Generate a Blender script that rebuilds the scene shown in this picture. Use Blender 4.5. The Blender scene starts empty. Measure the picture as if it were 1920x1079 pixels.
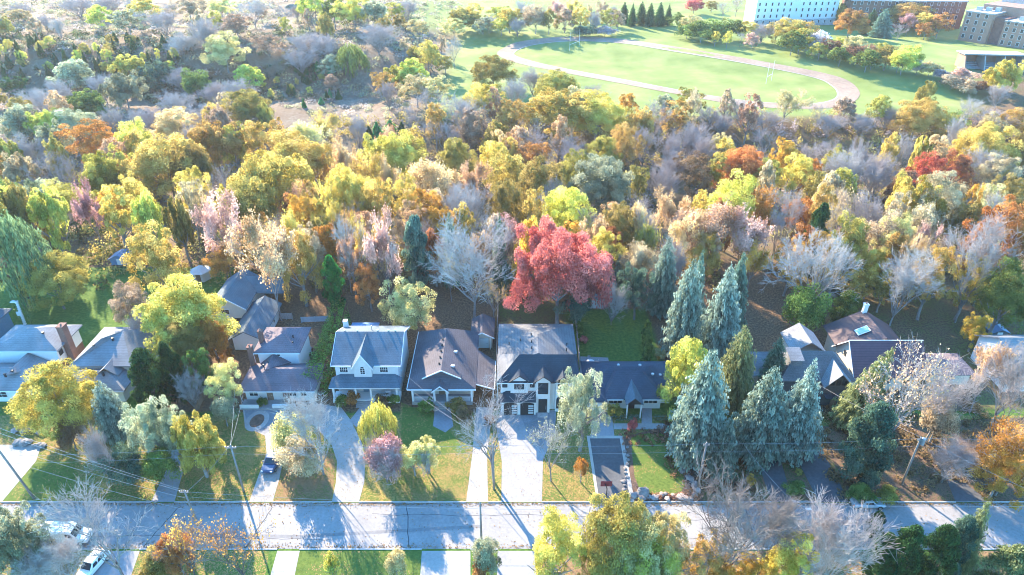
import bpy, bmesh, math, random
import numpy as np
from mathutils import Vector
R=math.radians
S=bpy.context.scene; COL=S.collection
# ---------------------------------------------------------------- camera, sky, sun, exposure
TH=R(31); HC=78.0; FP=1280.0; CT,ST=math.cos(TH),math.sin(TH)
cd=bpy.data.cameras.new('camera'); cam=bpy.data.objects.new('camera',cd); COL.objects.link(cam)
cam.location=(0,0,HC); cam.rotation_euler=(R(90)-TH,0,0); cd.sensor_width=36; cd.lens=24; cd.clip_end=5000; cd.clip_start=.5
S.camera=cam
SUN_EL=R(25.5); SUN_AZ=R(-30)                 # azimuth measured from +Y towards +X
W=bpy.data.worlds.new('World'); S.world=W; W.use_nodes=True
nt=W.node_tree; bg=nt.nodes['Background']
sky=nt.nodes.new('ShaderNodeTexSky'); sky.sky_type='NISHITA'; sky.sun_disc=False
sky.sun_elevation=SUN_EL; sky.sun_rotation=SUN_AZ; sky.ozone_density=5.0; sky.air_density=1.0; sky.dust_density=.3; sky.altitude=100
tint=nt.nodes.new('ShaderNodeVectorMath'); tint.operation='MULTIPLY'; tint.inputs[1].default_value=(.52,1.0,1.10)   # teal tint on the sky light, set to colour the shadows
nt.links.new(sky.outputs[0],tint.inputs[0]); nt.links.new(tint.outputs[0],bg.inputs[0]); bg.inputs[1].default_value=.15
sd=bpy.data.lights.new('sun','SUN'); sun=bpy.data.objects.new('sun',sd); COL.objects.link(sun)
sd.energy=3.9; sd.angle=R(.5); sd.color=(1,.80,.56)
sv=Vector((math.sin(SUN_AZ)*math.cos(SUN_EL),math.cos(SUN_AZ)*math.cos(SUN_EL),math.sin(SUN_EL)))
sun.rotation_euler=sv.to_track_quat('Z','Y').to_euler(); sun.location=(-60,120,150)
S.view_settings.view_transform='Standard'; S.view_settings.look='None'; S.view_settings.gamma=1; S.view_settings.exposure=2.62
S.cycles.filter_width=1.0; S.cycles.use_denoising=True; S.cycles.denoising_prefilter='ACCURATE'; S.cycles.use_adaptive_sampling=False; S.cycles.sample_clamp_indirect=1.5; S.cycles.max_bounces=5; S.cycles.transparent_max_bounces=4; S.cycles.transmission_bounces=3; S.cycles.diffuse_bounces=3
# ---------------------------------------------------------------- terrain and picture -> place helpers
def sst(a,b,x):
    t=np.clip((np.asarray(x,float)-a)/(b-a),0,1); return t*t*(3-2*t)
def T(x,y):
    x=np.asarray(x,float); y=np.asarray(y,float)
    v=-7*sst(148,185,y)*(1-sst(226,256,y))
    left=1-sst(-75,-25,x)
    v=v-5*sst(215,250,y)*left*(1-sst(300,335,y))
    v=v+9*sst(310,345,y)*left
    v=v+1.2*np.sin(x*.045+1)*np.sin(y*.06)*sst(150,190,y)*(1-sst(235,262,y))
    v=v+.9*np.sin(x*.11)*np.sin(y*.09+2)*left*sst(240,270,y)
    right=sst(-60,-10,x)
    berm=sst(372,405,y+x*.52)*right*(1-sst(470,520,y+x*.5))
    return v+3.0*berm
def ray(px,py):
    a=(px-960)/FP; b=(540-py)/FP
    return np.array((a,CT+b*ST,-ST+b*CT))
def P(px,py,z=0.0):
    d=ray(px,py); t=(z-HC)/d[2]; return Vector((d[0]*t,d[1]*t,z))
def PY(px,py,Y):
    d=ray(px,py); t=Y/d[1]; return Vector((d[0]*t,Y,HC+d[2]*t))
def PT(px,py,h=0.0):                        # hits the terrain raised by h
    z=h
    for _ in range(12):
        p=P(px,py,z); z=.5*z+.5*(float(T(p.x,p.y))+h)
    return P(px,py,z)
def ppm(y,z): return FP/(y*CT-(z-HC)*ST)    # picture px per metre there
# ---------------------------------------------------------------- materials
MATS={}
def nodes(m): 
    m.use_nodes=True; return m.node_tree, m.node_tree.nodes['Principled BSDF']
def mat(name,col,rough=.8,var=.18,scale=3.0,metal=0.0,spec=.25,bump=0.0,band=None,scale2=None):
    if name in MATS: return MATS[name]
    m=bpy.data.materials.new(name); MATS[name]=m
    t,b=nodes(m); N=t.nodes; L=t.links
    b.inputs['Roughness'].default_value=rough; b.inputs['Metallic'].default_value=metal; b.inputs['Specular IOR Level'].default_value=spec
    g=N.new('ShaderNodeNewGeometry'); n=N.new('ShaderNodeTexNoise'); n.inputs['Scale'].default_value=scale; n.inputs['Detail'].default_value=6; n.inputs['Roughness'].default_value=.65
    L.new(g.outputs['Position'],n.inputs['Vector'])
    r=N.new('ShaderNodeMapRange'); r.inputs[1].default_value=.3; r.inputs[2].default_value=.7; r.inputs[3].default_value=1-var; r.inputs[4].default_value=1+var
    L.new(n.outputs[0],r.inputs[0])
    fac=r.outputs[0]
    n2=N.new('ShaderNodeTexNoise'); n2.inputs['Scale'].default_value=scale2 or scale*.12; n2.inputs['Detail'].default_value=3
    L.new(g.outputs['Position'],n2.inputs['Vector'])
    r2=N.new('ShaderNodeMapRange'); r2.inputs[1].default_value=.3; r2.inputs[2].default_value=.7; r2.inputs[3].default_value=1-var*.8; r2.inputs[4].default_value=1+var*.8
    L.new(n2.outputs[0],r2.inputs[0])
    mm=N.new('ShaderNodeMath'); mm.operation='MULTIPLY'; L.new(fac,mm.inputs[0]); L.new(r2.outputs[0],mm.inputs[1]); fac=mm.outputs[0]
    if band:                                # shingle / clapboard / plank courses along an axis
        ax,per,amt=band
        sx=N.new('ShaderNodeSeparateXYZ'); L.new(g.outputs['Position'],sx.inputs[0])
        q=N.new('ShaderNodeMath'); q.operation='MULTIPLY'; q.inputs[1].default_value=1/per; L.new(sx.outputs[ax],q.inputs[0])
        fr=N.new('ShaderNodeMath'); fr.operation='FRACT'; L.new(q.outputs[0],fr.inputs[0])
        gt=N.new('ShaderNodeMath'); gt.operation='LESS_THAN'; gt.inputs[1].default_value=.2; L.new(fr.outputs[0],gt.inputs[0])
        k=N.new('ShaderNodeMath'); k.operation='MULTIPLY_ADD'; k.inputs[1].default_value=-amt; k.inputs[2].default_value=1; L.new(gt.outputs[0],k.inputs[0])
        m3=N.new('ShaderNodeMath'); m3.operation='MULTIPLY'; L.new(fac,m3.inputs[0]); L.new(k.outputs[0],m3.inputs[1]); fac=m3.outputs[0]
    vs=N.new('ShaderNodeVectorMath'); vs.operation='SCALE'; vs.inputs[0].default_value=col; L.new(fac,vs.inputs['Scale'])
    L.new(vs.outputs[0],b.inputs['Base Color'])
    if bump:
        bp=N.new('ShaderNodeBump'); bp.inputs['Strength'].default_value=bump; bp.inputs['Distance'].default_value=.1
        L.new(n.outputs[0],bp.inputs['Height']); L.new(bp.outputs[0],b.inputs['Normal'])
    return m
def leafmat(name,col,col2=None,trans=.50):
    key='leaf_'+name
    if key in MATS: return MATS[key]
    m=bpy.data.materials.new(key); MATS[key]=m; m.use_nodes=True
    t=m.node_tree; N=t.nodes; L=t.links; N.remove(N['Principled BSDF']); out=N['Material Output']
    at=N.new('ShaderNodeAttribute'); at.attribute_name='v'
    oi=N.new('ShaderNodeObjectInfo')
    if col2 is None: col2=col
    mx=N.new('ShaderNodeMix'); mx.data_type='RGBA'
    mx.inputs['A'].default_value=(*[c*.6 for c in col],1); mx.inputs['B'].default_value=(*[min(.9,c*1.3) for c in col2],1)  # random clump tones, range widened to imitate clump shading
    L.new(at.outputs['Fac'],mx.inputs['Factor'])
    hs=N.new('ShaderNodeHueSaturation')
    r=N.new('ShaderNodeMapRange'); r.inputs[3].default_value=.475; r.inputs[4].default_value=.525; L.new(oi.outputs['Random'],r.inputs[0]); L.new(r.outputs[0],hs.inputs['Hue'])
    r2=N.new('ShaderNodeMapRange'); r2.inputs[3].default_value=.8; r2.inputs[4].default_value=1.2; L.new(oi.outputs['Random'],r2.inputs[0]); L.new(r2.outputs[0],hs.inputs['Value'])
    L.new(mx.outputs['Result'],hs.inputs['Color'])
    d=N.new('ShaderNodeBsdfDiffuse'); tr=N.new('ShaderNodeBsdfTranslucent'); ms=N.new('ShaderNodeMixShader'); ms.inputs[0].default_value=trans
    L.new(hs.outputs[0],d.inputs[0]); L.new(hs.outputs[0],tr.inputs[0]); L.new(d.outputs[0],ms.inputs[1]); L.new(tr.outputs[0],ms.inputs[2]); L.new(ms.outputs[0],out.inputs[0])
    return m
LC={ # leaf colours (albedo): low, high
 'gold':((.54,.375,.06),(.68,.52,.16)),'yellow':((.56,.47,.07),(.68,.60,.17)),'pale':((.52,.46,.16),(.66,.58,.30)),'lime':((.42,.42,.06),(.62,.60,.15)),
 'olive':((.25,.23,.05),(.46,.38,.11)),'orange':((.55,.26,.04),(.66,.38,.09)),'red':((.50,.10,.055),(.58,.20,.09)),'maple':((.62,.10,.095),(.78,.25,.22)),'mustard':((.40,.27,.05),(.56,.41,.12)),
 'rust':((.36,.14,.05),(.55,.28,.10)),'peach':((.58,.35,.16),(.68,.50,.30)),'green':((.08,.16,.035),(.22,.30,.08)),'hedge':((.09,.20,.04),(.20,.33,.08)),'willow':((.055,.12,.05),(.19,.27,.13)),'dark':((.022,.06,.022),(.06,.13,.045)),
 'emerald':((.02,.17,.06),(.06,.30,.10)),'teal':((.06,.14,.11),(.16,.26,.19)),'spruce':((.075,.145,.115),(.29,.37,.30)),'spruceg':((.13,.20,.08),(.30,.33,.15)),
 'sage':((.24,.29,.17),(.46,.48,.32)),'grey':((.34,.32,.33),(.52,.49,.50)),'mauve':((.33,.26,.32),(.50,.42,.47)),'tan':((.40,.31,.19),(.58,.46,.31)),'pink':((.50,.25,.22),(.64,.42,.38)),'brown':((.17,.10,.06),(.30,.19,.11))}
def leaf(c): return leafmat(c,*LC[c])
BARK=mat('bark_grey',(.22,.205,.20),.9,.3,6); BARKD=mat('bark_dark',(.10,.08,.07),.9,.3,6); TWIGB=mat('twig_dark',(.24,.195,.18),.9,.25,4); TWIG=mat('twig_pale',(.44,.415,.40),.9,.2,4); TWIGD=mat('twig_brown',(.40,.345,.33),.9,.2,4)
# ---------------------------------------------------------------- mesh builder
class MB:
    def __init__(s): s.v=[]; s.f=[]
    def poly(s,pts):
        n=len(s.v); s.v+= [tuple(p) for p in pts]; s.f.append(tuple(range(n,n+len(pts)))); return s
    def box(s,x0,x1,y0,y1,z0,z1):
        if x0>x1:x0,x1=x1,x0
        if y0>y1:y0,y1=y1,y0
        if z0>z1:z0,z1=z1,z0
        n=len(s.v); s.v+=[(x,y,z) for z in(z0,z1) for x,y in((x0,y0),(x1,y0),(x1,y1),(x0,y1))]
        s.f+=[tuple(n+i for i in q) for q in((3,2,1,0),(4,5,6,7),(0,1,5,4),(1,2,6,5),(2,3,7,6),(3,0,4,7))]; return s
    def prism(s,pts,vec):                   # polygon swept along vec, closed
        n=len(s.v); k=len(pts); a=[Vector(p) for p in pts]; vec=Vector(vec)
        s.v+=[tuple(p) for p in a]+[tuple(p+vec) for p in a]
        s.f.append(tuple(range(n,n+k))); s.f.append(tuple(range(n+2*k-1,n+k-1,-1)))
        for i in range(k):
            j=(i+1)%k; s.f.append((n+j,n+i,n+k+i,n+k+j))
        return s
    def slab(s,pts,t=.2): return s.prism(pts,(0,0,-t))
    def bar(s,p,q,w,h=None,n=4):            # tapered bar / tube from p to q, radii w and h
        p,q=Vector(p),Vector(q); d=(q-p).normalized(); u=d.orthogonal().normalized(); v=d.cross(u); h=w if h is None else h
        b=len(s.v)
        for c,r in((p,w),(q,h)):
            for i in range(n):
                a=2*math.pi*i/n+math.pi/4; s.v.append(tuple(c+u*math.cos(a)*r+v*math.sin(a)*r))
        for i in range(n):
            j=(i+1)%n; s.f.append((b+i,b+j,b+n+j,b+n+i))
        s.f.append(tuple(range(b+n-1,b-1,-1))); s.f.append(tuple(range(b+n,b+2*n))); return s
    def tube(s,pts,r,n=5):
        for a,b in zip(pts,pts[1:]): s.bar(a,b,r,r,n)
        return s
    def disc(s,c,ax,r,t,n=14,r2=None):
        c=Vector(c); ax=Vector(ax).normalized(); return s.bar(c-ax*t/2,c+ax*t/2,r,r2 or r,n)
    def hip(s,x0,x1,y0,y1,ez,rz,r0,r1,fas=.22):
        A,B,C,D=(x0,y0,ez),(x1,y0,ez),(x1,y1,ez),(x0,y1,ez); p=(r0[0],r0[1],rz); q=(r1[0],r1[1],rz)
        if abs(r0[0]-r1[0])>=abs(r0[1]-r1[1]): fs=[(A,B,q,p),(C,D,p,q),(D,A,p),(B,C,q)]
        else: fs=[(A,B,p),(B,C,q,p),(C,D,q),(D,A,p,q)]
        for f in fs: s.poly(f)
        lo=[(v[0],v[1],ez-fas) for v in(A,B,C,D)]; up=[A,B,C,D]
        for i in range(4):
            j=(i+1)%4; s.poly((lo[i],lo[j],up[j],up[i]))
        s.poly(lo[::-1]); return s
    def build(s,name,m,parent=None,smooth=False,sharp=True):
        me=bpy.data.meshes.new(name); o=Vector(parent.location) if parent is not None and parent.type=='EMPTY' else Vector()
        if parent is not None and parent.type!='EMPTY': o=(parent.parent.location if parent.parent else parent.location)
        me.from_pydata([(v[0]-o.x,v[1]-o.y,v[2]-o.z) for v in s.v],[],s.f)
        me.materials.append(m); me.update()
        ob=bpy.data.objects.new(name,me); COL.objects.link(ob)
        if parent is not None: ob.parent=parent
        if smooth: me.polygons.foreach_set('use_smooth',[True]*len(me.polygons))
        return ob
def tag(o,label=None,cat=None,group=None,kind=None):
    if label:o['label']=label
    if cat:o['category']=cat
    if group:o['group']=group
    if kind:o['kind']=kind
    return o
def thing(name,label,cat,loc,group=None):
    o=bpy.data.objects.new(name,None); COL.objects.link(o); o.location=loc; o.empty_display_size=.5
    return tag(o,label,cat,group)
def struct(o): o['kind']='structure'; return o
# ---------------------------------------------------------------- ground sheet
def groundmat():
    m=bpy.data.materials.new('ground'); t,b=nodes(m); N=t.nodes; L=t.links; b.inputs['Roughness'].default_value=.95; b.inputs['Specular IOR Level'].default_value=.1
    g=N.new('ShaderNodeNewGeometry')
    def noise(sc,det=4,ro=.6):
        n=N.new('ShaderNodeTexNoise'); n.inputs['Scale'].default_value=sc; n.inputs['Detail'].default_value=det; n.inputs['Roughness'].default_value=ro; L.new(g.outputs['Position'],n.inputs['Vector']); return n.outputs[0]
    def ramp(src,stops):
        r=N.new('ShaderNodeValToRGB'); L.new(src,r.inputs[0]); e=r.color_ramp.elements
        while len(e)<len(stops): e.new(.5)
        for k,(p,c) in zip(e,stops): k.position=p; k.color=(*c,1)
        return r.outputs[0]
    def mix(f,a,bb):
        x=N.new('ShaderNodeMix'); x.data_type='RGBA'; L.new(f,x.inputs['Factor']); L.new(a,x.inputs['A']); L.new(bb,x.inputs['B']); return x.outputs['Result']
    fine=noise(2.6,6,.75); big=noise(.13,4)
    lit=ramp(fine,[(.30,(.035,.027,.022)),(.45,(.10,.065,.042)),(.56,(.18,.115,.07)),(.68,(.34,.21,.10))])
    gra=ramp(noise(1.8,6,.7),[(.3,(.03,.075,.015)),(.5,(.07,.135,.025)),(.7,(.14,.20,.05))])
    gra2=ramp(noise(.05,5),[(.33,(.125,.175,.045)),(.5,(.175,.22,.065)),(.66,(.235,.255,.09))])
    stw=ramp(noise(.5,7,.75),[(.3,(.10,.085,.075)),(.46,(.19,.165,.14)),(.6,(.27,.24,.20)),(.75,(.17,.20,.10))])
    at=N.new('ShaderNodeAttribute'); at.attribute_name='zone'; sp=N.new('ShaderNodeSeparateColor'); L.new(at.outputs['Color'],sp.inputs[0])
    def edge(ch,amp=.5):
        a=N.new('ShaderNodeMath'); a.operation='MULTIPLY_ADD'; L.new(big,a.inputs[0]); a.inputs[1].default_value=amp; a.inputs[2].default_value=-amp*.5
        f2=N.new('ShaderNodeMath'); f2.operation='MULTIPLY_ADD'; L.new(fine,f2.inputs[0]); f2.inputs[1].default_value=1.2; f2.inputs[2].default_value=-.6
        s=N.new('ShaderNodeMath'); s.operation='ADD'; L.new(a.outputs[0],s.inputs[0]); L.new(f2.outputs[0],s.inputs[1])
        s2=N.new('ShaderNodeMath'); s2.operation='ADD'; L.new(s.outputs[0],s2.inputs[0]); L.new(ch,s2.inputs[1])
        r=N.new('ShaderNodeMapRange'); r.inputs[1].default_value=.35; r.inputs[2].default_value=.65; L.new(s2.outputs[0],r.inputs[0]); return r.outputs[0]
    c=mix(edge(sp.outputs[0]),lit,gra); c=mix(edge(sp.outputs[1]),c,stw)
    c=mix(sp.outputs[2],c,gra2)
    L.new(c,b.inputs['Base Color']); return m
TRK=[PT(x,y) for x,y in ((935,100),(1610,180))]
def axis_pts(segs):
    o=[]
    for a,b,st in segs: o+=list(np.arange(a,b,st))
    return np.array(o+[segs[-1][1]])
gx=axis_pts([(-1500,-420,40),(-420,-140,5),(-140,130,2.5),(130,420,5),(420,1500,40)]); gy=axis_pts([(-60,40,5),(40,130,2.5),(130,300,2),(300,620,4),(620,2600,60)])
X,Y=np.meshgrid(gx,gy); Z=T(X,Y); nx,ny=len(gx),len(gy)
me=bpy.data.meshes.new('ground'); idx=np.arange(nx*ny).reshape(ny,nx)
me.from_pydata(np.stack([X.ravel(),Y.ravel(),Z.ravel()],1).tolist(),[],np.stack([idx[:-1,:-1].ravel(),idx[:-1,1:].ravel(),idx[1:,1:].ravel(),idx[1:,:-1].ravel()],1).tolist())
def fieldmask(x,y):
    m=sst(250,258,y-.02*x)*sst(-38,-26,x-(y-300)*.02)
    m=np.maximum(m,sst(-75,-55,x)*sst(395,420,y))
    return m*(1-sst(170,190,x-.55*(y-265))*(1-sst(330,370,y)))
zc=np.zeros((nx*ny,4)); x_,y_=X.ravel(),Y.ravel()
grass=np.where(y_<88,.85,.0)
grass=np.maximum(grass,np.where((x_<-62)&(y_<140)&(y_>=88),.9,0)); grass=np.maximum(grass,np.where((x_>12)&(x_<28)&(y_<122)&(y_>=88),.8,0)); grass=np.maximum(grass,np.where((x_>-3)&(x_<12)&(y_<140)&(y_>=88),.42,0)); grass=np.maximum(grass,np.where((x_>60)&(y_<140)&(y_>=88),.4,0))
grass=np.maximum(grass,.35*(y_>140))
slope=sst(290,312,y_)*(1-sst(360,375,y_))*(1-sst(-95,-70,x_)); straw=sst(225,245,y_)*(1-sst(-35,-10,x_))*.48*(1-slope); straw=np.maximum(straw,.4*sst(190,205,y_)*(1-sst(-60,-20,x_)))
zc[:,0]=grass; zc[:,1]=straw; zc[:,2]=fieldmask(x_,y_); zc[:,3]=1
at=me.color_attributes.new('zone','FLOAT_COLOR','POINT'); at.data.foreach_set('color',zc.ravel())
me.materials.append(groundmat()); me.polygons.foreach_set('use_smooth',[True]*len(me.polygons)); me.update()
go=bpy.data.objects.new('ground',me); COL.objects.link(go); struct(go)
# ---------------------------------------------------------------- flat sheets: road, driveways, lawns, track
def lawnmat(name,dens,leafs=((.22,.14,.055),(.33,.23,.085),(.14,.085,.045)),g0=(.05,.085,.018),g1=(.125,.175,.038),stripe=0):
    m=bpy.data.materials.new(name); t,b=nodes(m); N=t.nodes; L=t.links; b.inputs['Roughness'].default_value=.95; b.inputs['Specular IOR Level'].default_value=.1
    g=N.new('ShaderNodeNewGeometry')
    n=N.new('ShaderNodeTexNoise'); n.inputs['Scale'].default_value=2.2; n.inputs['Detail'].default_value=7; n.inputs['Roughness'].default_value=.75; L.new(g.outputs['Position'],n.inputs['Vector'])
    r=N.new('ShaderNodeValToRGB'); L.new(n.outputs[0],r.inputs[0]); r.color_ramp.elements[0].position=.32; r.color_ramp.elements[0].color=(*g0,1); r.color_ramp.elements[1].position=.68; r.color_ramp.elements[1].color=(*g1,1)
    v=N.new('ShaderNodeTexVoronoi'); v.inputs['Scale'].default_value=8; L.new(g.outputs['Position'],v.inputs['Vector'])
    sp=N.new('ShaderNodeSeparateColor'); L.new(v.outputs['Color'],sp.inputs[0])
    lr=N.new('ShaderNodeValToRGB'); L.new(sp.outputs[1],lr.inputs[0]); e=lr.color_ramp.elements; e.new(.5)
    for k,c in zip(e,leafs): k.color=(*c,1)
    e[0].position=0;e[1].position=.5;e[2].position=1
    big=N.new('ShaderNodeTexNoise'); big.inputs['Scale'].default_value=.35; big.inputs['Detail'].default_value=4; L.new(g.outputs['Position'],big.inputs['Vector'])
    md=N.new('ShaderNodeMath'); md.operation='MULTIPLY_ADD'; md.inputs[1].default_value=-1.4; md.inputs[2].default_value=.7+1-dens; L.new(big.outputs[0],md.inputs[0])
    gt=N.new('ShaderNodeMath'); gt.operation='GREATER_THAN'; L.new(sp.outputs[0],gt.inputs[0]); L.new(md.outputs[0],gt.inputs[1])
    x=N.new('ShaderNodeMix'); x.data_type='RGBA'; L.new(gt.outputs[0],x.inputs['Factor']); L.new(r.outputs[0],x.inputs['A']); L.new(lr.outputs[0],x.inputs['B'])
    L.new(x.outputs['Result'],b.inputs['Base Color']); return m
CONC=mat('concrete_pale',(.30,.29,.28),.9,.13,2.2); CONC2=mat('concrete_slab',(.26,.26,.27),.9,.12,2.5); ASPH=mat('asphalt_old',(.25,.245,.245),.9,.15,2.5,scale2=.22); ASPD=mat('asphalt_dark',(.085,.09,.10),.9,.18,2); PAVE=mat('paver_grey',(.20,.21,.23),.9,.2,3)
TRKM=mat('track_clay',(.25,.185,.14),.95,.18,.8); SAND=mat('sand_pale',(.36,.34,.31),.95,.1,1)
LG=lawnmat('lawn_green',.05); LL=lawnmat('lawn_leafy',.52); LB=lawnmat('leaf_bed',.80,((.19,.11,.06),(.28,.18,.09),(.12,.07,.045))); LM=lawnmat('lawn_mixed',.6,((.30,.20,.06),(.38,.29,.10),(.20,.12,.05))); MUL=mat('bed_mulch',(.12,.075,.055),.95,.4,5)
def flat(name,pts,z,m,px=True,t=None):
    w=[P(x,y,0) for x,y in pts] if px else [Vector((x,y,0)) for x,y in pts]
    bm=bmesh.new(); vs=[bm.verts.new((p.x,p.y,z)) for p in w]; f=bm.faces.new(vs); f.normal_update()
    if f.normal.z<0: f.normal_flip()
    bmesh.ops.triangulate(bm,faces=[f]); me=bpy.data.meshes.new(name); bm.to_mesh(me); bm.free(); me.materials.append(m)
    o=bpy.data.objects.new(name,me); COL.objects.link(o); return struct(o)
RY0,RY1=61.06,69.0
flat('road',[(-200,RY0),(200,RY0),(200,RY1),(-200,RY1)],.012,ASPH,px=False)
flat('road_dark_patch',[(300,1000),(560,1004),(900,985),(900,991),(560,1010),(300,1006)],.016,mat('asphalt_patch',(.18,.18,.185),.9,.15,2))  # slightly darker strip along the road
CRK=mat('tar_seal',(.07,.07,.075),.8,.1,2)
rc=random.Random(4)
for x0,y0,n,dx,dy in ((-62,63.2,34,1.1,.0),(-20,67.0,30,1.2,0),(14,62.6,40,1.1,.02),(-36,61.4,12,.12,.62),(-14,61.4,12,-.1,.62),(9,61.5,12,.2,.6),(33,61.4,12,.05,.62),(-50,61.4,12,.15,.6),(22,66,18,1,.03)):
    p=Vector((x0,y0,0)); L=[];Rr=[]
    for k in range(n):
        L.append((p.x+dy*.06,p.y+.035 if dx>dy else p.y)); Rr.append((p.x-dy*.06-(0 if dx>dy else .05),p.y-.035 if dx>dy else p.y)); p+=Vector((dx*rc.uniform(.7,1.3)+rc.uniform(-.1,.1),dy+rc.uniform(-.14,.14)*(1 if dx>dy else .2),0)); p.y=min(max(p.y,61.3),68.8)
    flat('road_crack',L+Rr[::-1],.02,CRK,px=False)
def lawn(pts,m,z=.008,name='lawn'): return flat(name,pts,z,m)
lawn([(0,941.5),(-330,941.5),(-330,780),(1920,780),(2200,941.5)],LL,.004)
lawn([(3,941),(68,866),(140,866),(140,941)],LG); lawn([(140,866),(470,862),(468,941),(140,941)],LL)
lawn([(330,860),(460,770),(500,850),(470,941),(330,941)],LL,.009)
lawn([(515,941),(522,902),(545,850),(620,846),(628,870),(626,905),(620,941)],LB)
lawn([(675,941),(684,905),(686,862),(740,835),(760,941)],LM); lawn([(760,941),(745,835),(752,755),(830,790),(888,850),(875,941)],LL,.010)
lawn([(755,765),(800,765),(835,800),(875,850),(750,850)],LG,.012)
lawn([(917,941),(926,866),(941,866),(939,941)],LM); lawn([(1016,941),(1018,863),(1040,800),(1098,790),(1105,821),(1121,941)],LL)
lawn([(545,1079),(560,1034),(790,1034),(782,1140),(530,1140)],LG)
lawn([(-300,1034),(505,1034),(480,1180),(-300,1180)],LL,.006); lawn([(935,1034),(2300,1034),(2300,1180),(930,1180)],LB,.006)
LD=lawnmat('leaf_bed_shaded',.85,((.10,.065,.05),(.17,.11,.07),(.07,.05,.04)),(.03,.05,.015),(.06,.09,.03))  # leaf and grass colours darkened to paint in the right yards' shade
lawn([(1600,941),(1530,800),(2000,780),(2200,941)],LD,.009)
lawn([(1290,941),(1250,800),(1530,800),(1600,941)],lawnmat('leaf_bed_right',.7,((.13,.08,.05),(.2,.13,.08),(.09,.06,.04)),(.04,.07,.02),(.08,.12,.03)),.007)  # darker leaf copy too, shade of these yards put into its colour
mulch=lawn([(1165,821),(1250,800),(1300,850),(1318,941),(1185,941)],MUL,.011,'flower_bed')
lobe=[(1183,822),(1200,815),(1235,812),(1255,822),(1266,845),(1278,880),(1285,908),(1278,922),(1255,929),(1225,928),(1200,920),(1190,895),(1186,860)]
lawn(lobe,LG,.015)
def drive(pts,m=CONC,z=.02,name='driveway'): return flat(name,pts,z,m)
drive([(-150,835),(78,835),(68,865),(3,942.5),(-250,942.5)]); drive([(283,942),(327,942),(348,870),(352,845),(322,845),(318,870)],CONC2,name='path')
drive([(467,942.5),(511,942.5),(523,902),(532,860),(536,762),(455,762),(459,800),(497,818),(500,850)],CONC)
drive([(457,766),(524,766),(524,800),(497,815),(465,806)],PAVE,.024,'paving')
drive([(622,942.5),(673,942.5),(683,905),(685,862),(679,832),(657,788),(640,765),(590,757),(550,775),(590,800),(622,835),(632,866),(630,905)],CONC)
drive([(655,790),(668,802),(703,766),(679,760)],CONC2,.024,'path')
drive([(874,942.5),(915,942.5),(913,850),(925,765),(893,765),(886,850)],CONC)
drive([(940,942.5),(1016,942.5),(1018,863),(1040,815),(1043,770),(938,770),(930,800),(941,866)],CONC2); drive([(972,772),(1042,772),(1036,818),(1012,838),(990,815)],PAVE,.024,'paving')
drive([(1100,818),(1168,818),(1190,942.5),(1119,942.5)],SAND); drive([(1106,823),(1162,823),(1182,942),(1124,942)],ASPD,.024)
drive([(1108,765),(1146,768),(1152,818),(1108,818)],CONC2,.022,'paving'); drive([(1150,795),(1262,795),(1262,806),(1151,806)],CONC,.026,'path'); drive([(1203,765),(1222,765),(1223,795),(1203,795)],CONC2,.030,'path')
drive([(815,770),(845,770),(850,800),(835,812),(812,800)],PAVE,.022,'paving')
drive([(1418,858),(1462,858),(1487,942.5),(1446,942.5)],ASPD); drive([(1488,850),(1542,845),(1592,942.5),(1536,942.5)],ASPD)
drive([(1776,903),(1802,900),(1855,942.5),(1792,942.5)],ASPD)
drive([(490,1140),(520,1034),(562,1034),(540,1140)],CONC); drive([(784,1140),(791,1034),(882,1034),(882,1140)],CONC); drive([(930,1140),(933,1034),(1002,1034),(1010,1140)],CONC2); drive([(130,1140),(185,1034),(262,1034),(225,1140)],CONC2)
# kerbs with gaps at the driveways
KM=mat('kerb_concrete',(.34,.34,.34),.9,.15,3)
def kerb(y0,y1,gaps,z=.14,xr=(-160,160)):
    x=xr[0]; k=[]
    for a,b in sorted(gaps): k.append((x,a)); x=b
    k.append((x,xr[1])); mb=MB()
    for a,b in k:
        if b>a: mb.box(a,b,y0,y1,-.1,z)
    return struct(mb.build('kerb',KM))
wx=lambda px,py:P(px,py).x
kerb(RY1,RY1+.18,[(wx(a,943),wx(b,943)) for a,b in((-200,3),(283,327),(467,511),(622,673),(874,915),(940,1016),(1119,1190),(1446,1487),(1536,1592),(1792,1855))])
kerb(RY0-.18,RY0,[(wx(a,1030),wx(b,1030)) for a,b in((187,262),(520,562),(791,882),(933,1002))],.10)
# running track
def closed_curve(pts,n=96):
    w=[PT(*p) for p in pts]; o=[]; k=len(w)
    for i in range(k):
        p0,p1,p2,p3=w[i-1],w[i],w[(i+1)%k],w[(i+2)%k]
        for s in range(8):
            t=s/8; o.append(.5*((2*p1)+(p2-p0)*t+(2*p0-5*p1+4*p2-p3)*t*t+(3*p1-p0-3*p2+p3)*t**3))
    return o
OUT=closed_curve([(932,102),(958,84),(1010,74),(1085,70),(1165,74),(1250,86),(1400,111),(1540,137),(1596,156),(1612,178),(1590,197),(1530,205),(1440,203),(1360,194),(1260,176),(1150,155),(1050,136),(968,119)])
INN=closed_curve([(962,103),(978,91),(1020,82),(1085,78),(1165,82),(1250,95),(1400,120),(1525,146),(1562,163),(1572,180),(1556,191),(1515,196),(1440,194),(1360,185),(1260,168),(1150,147),(1050,128),(990,114)])
def ring(name,A,B,z,m):
    mb=MB(); n=len(A)
    for i in range(n):
        j=(i+1)%n; q=[A[i],B[i],B[j],A[j]]; mb.poly([(p.x,p.y,z+float(T(p.x,p.y))) for p in q])
    return struct(mb.build(name,m))
ring('running_track',OUT,INN,.10,TRKM); ring('track_edge',INN,[p+(Vector((72,325,p.z))-p).normalized()*.6 for p in INN],.13,SAND)
o=bpy.data.objects; 
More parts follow.
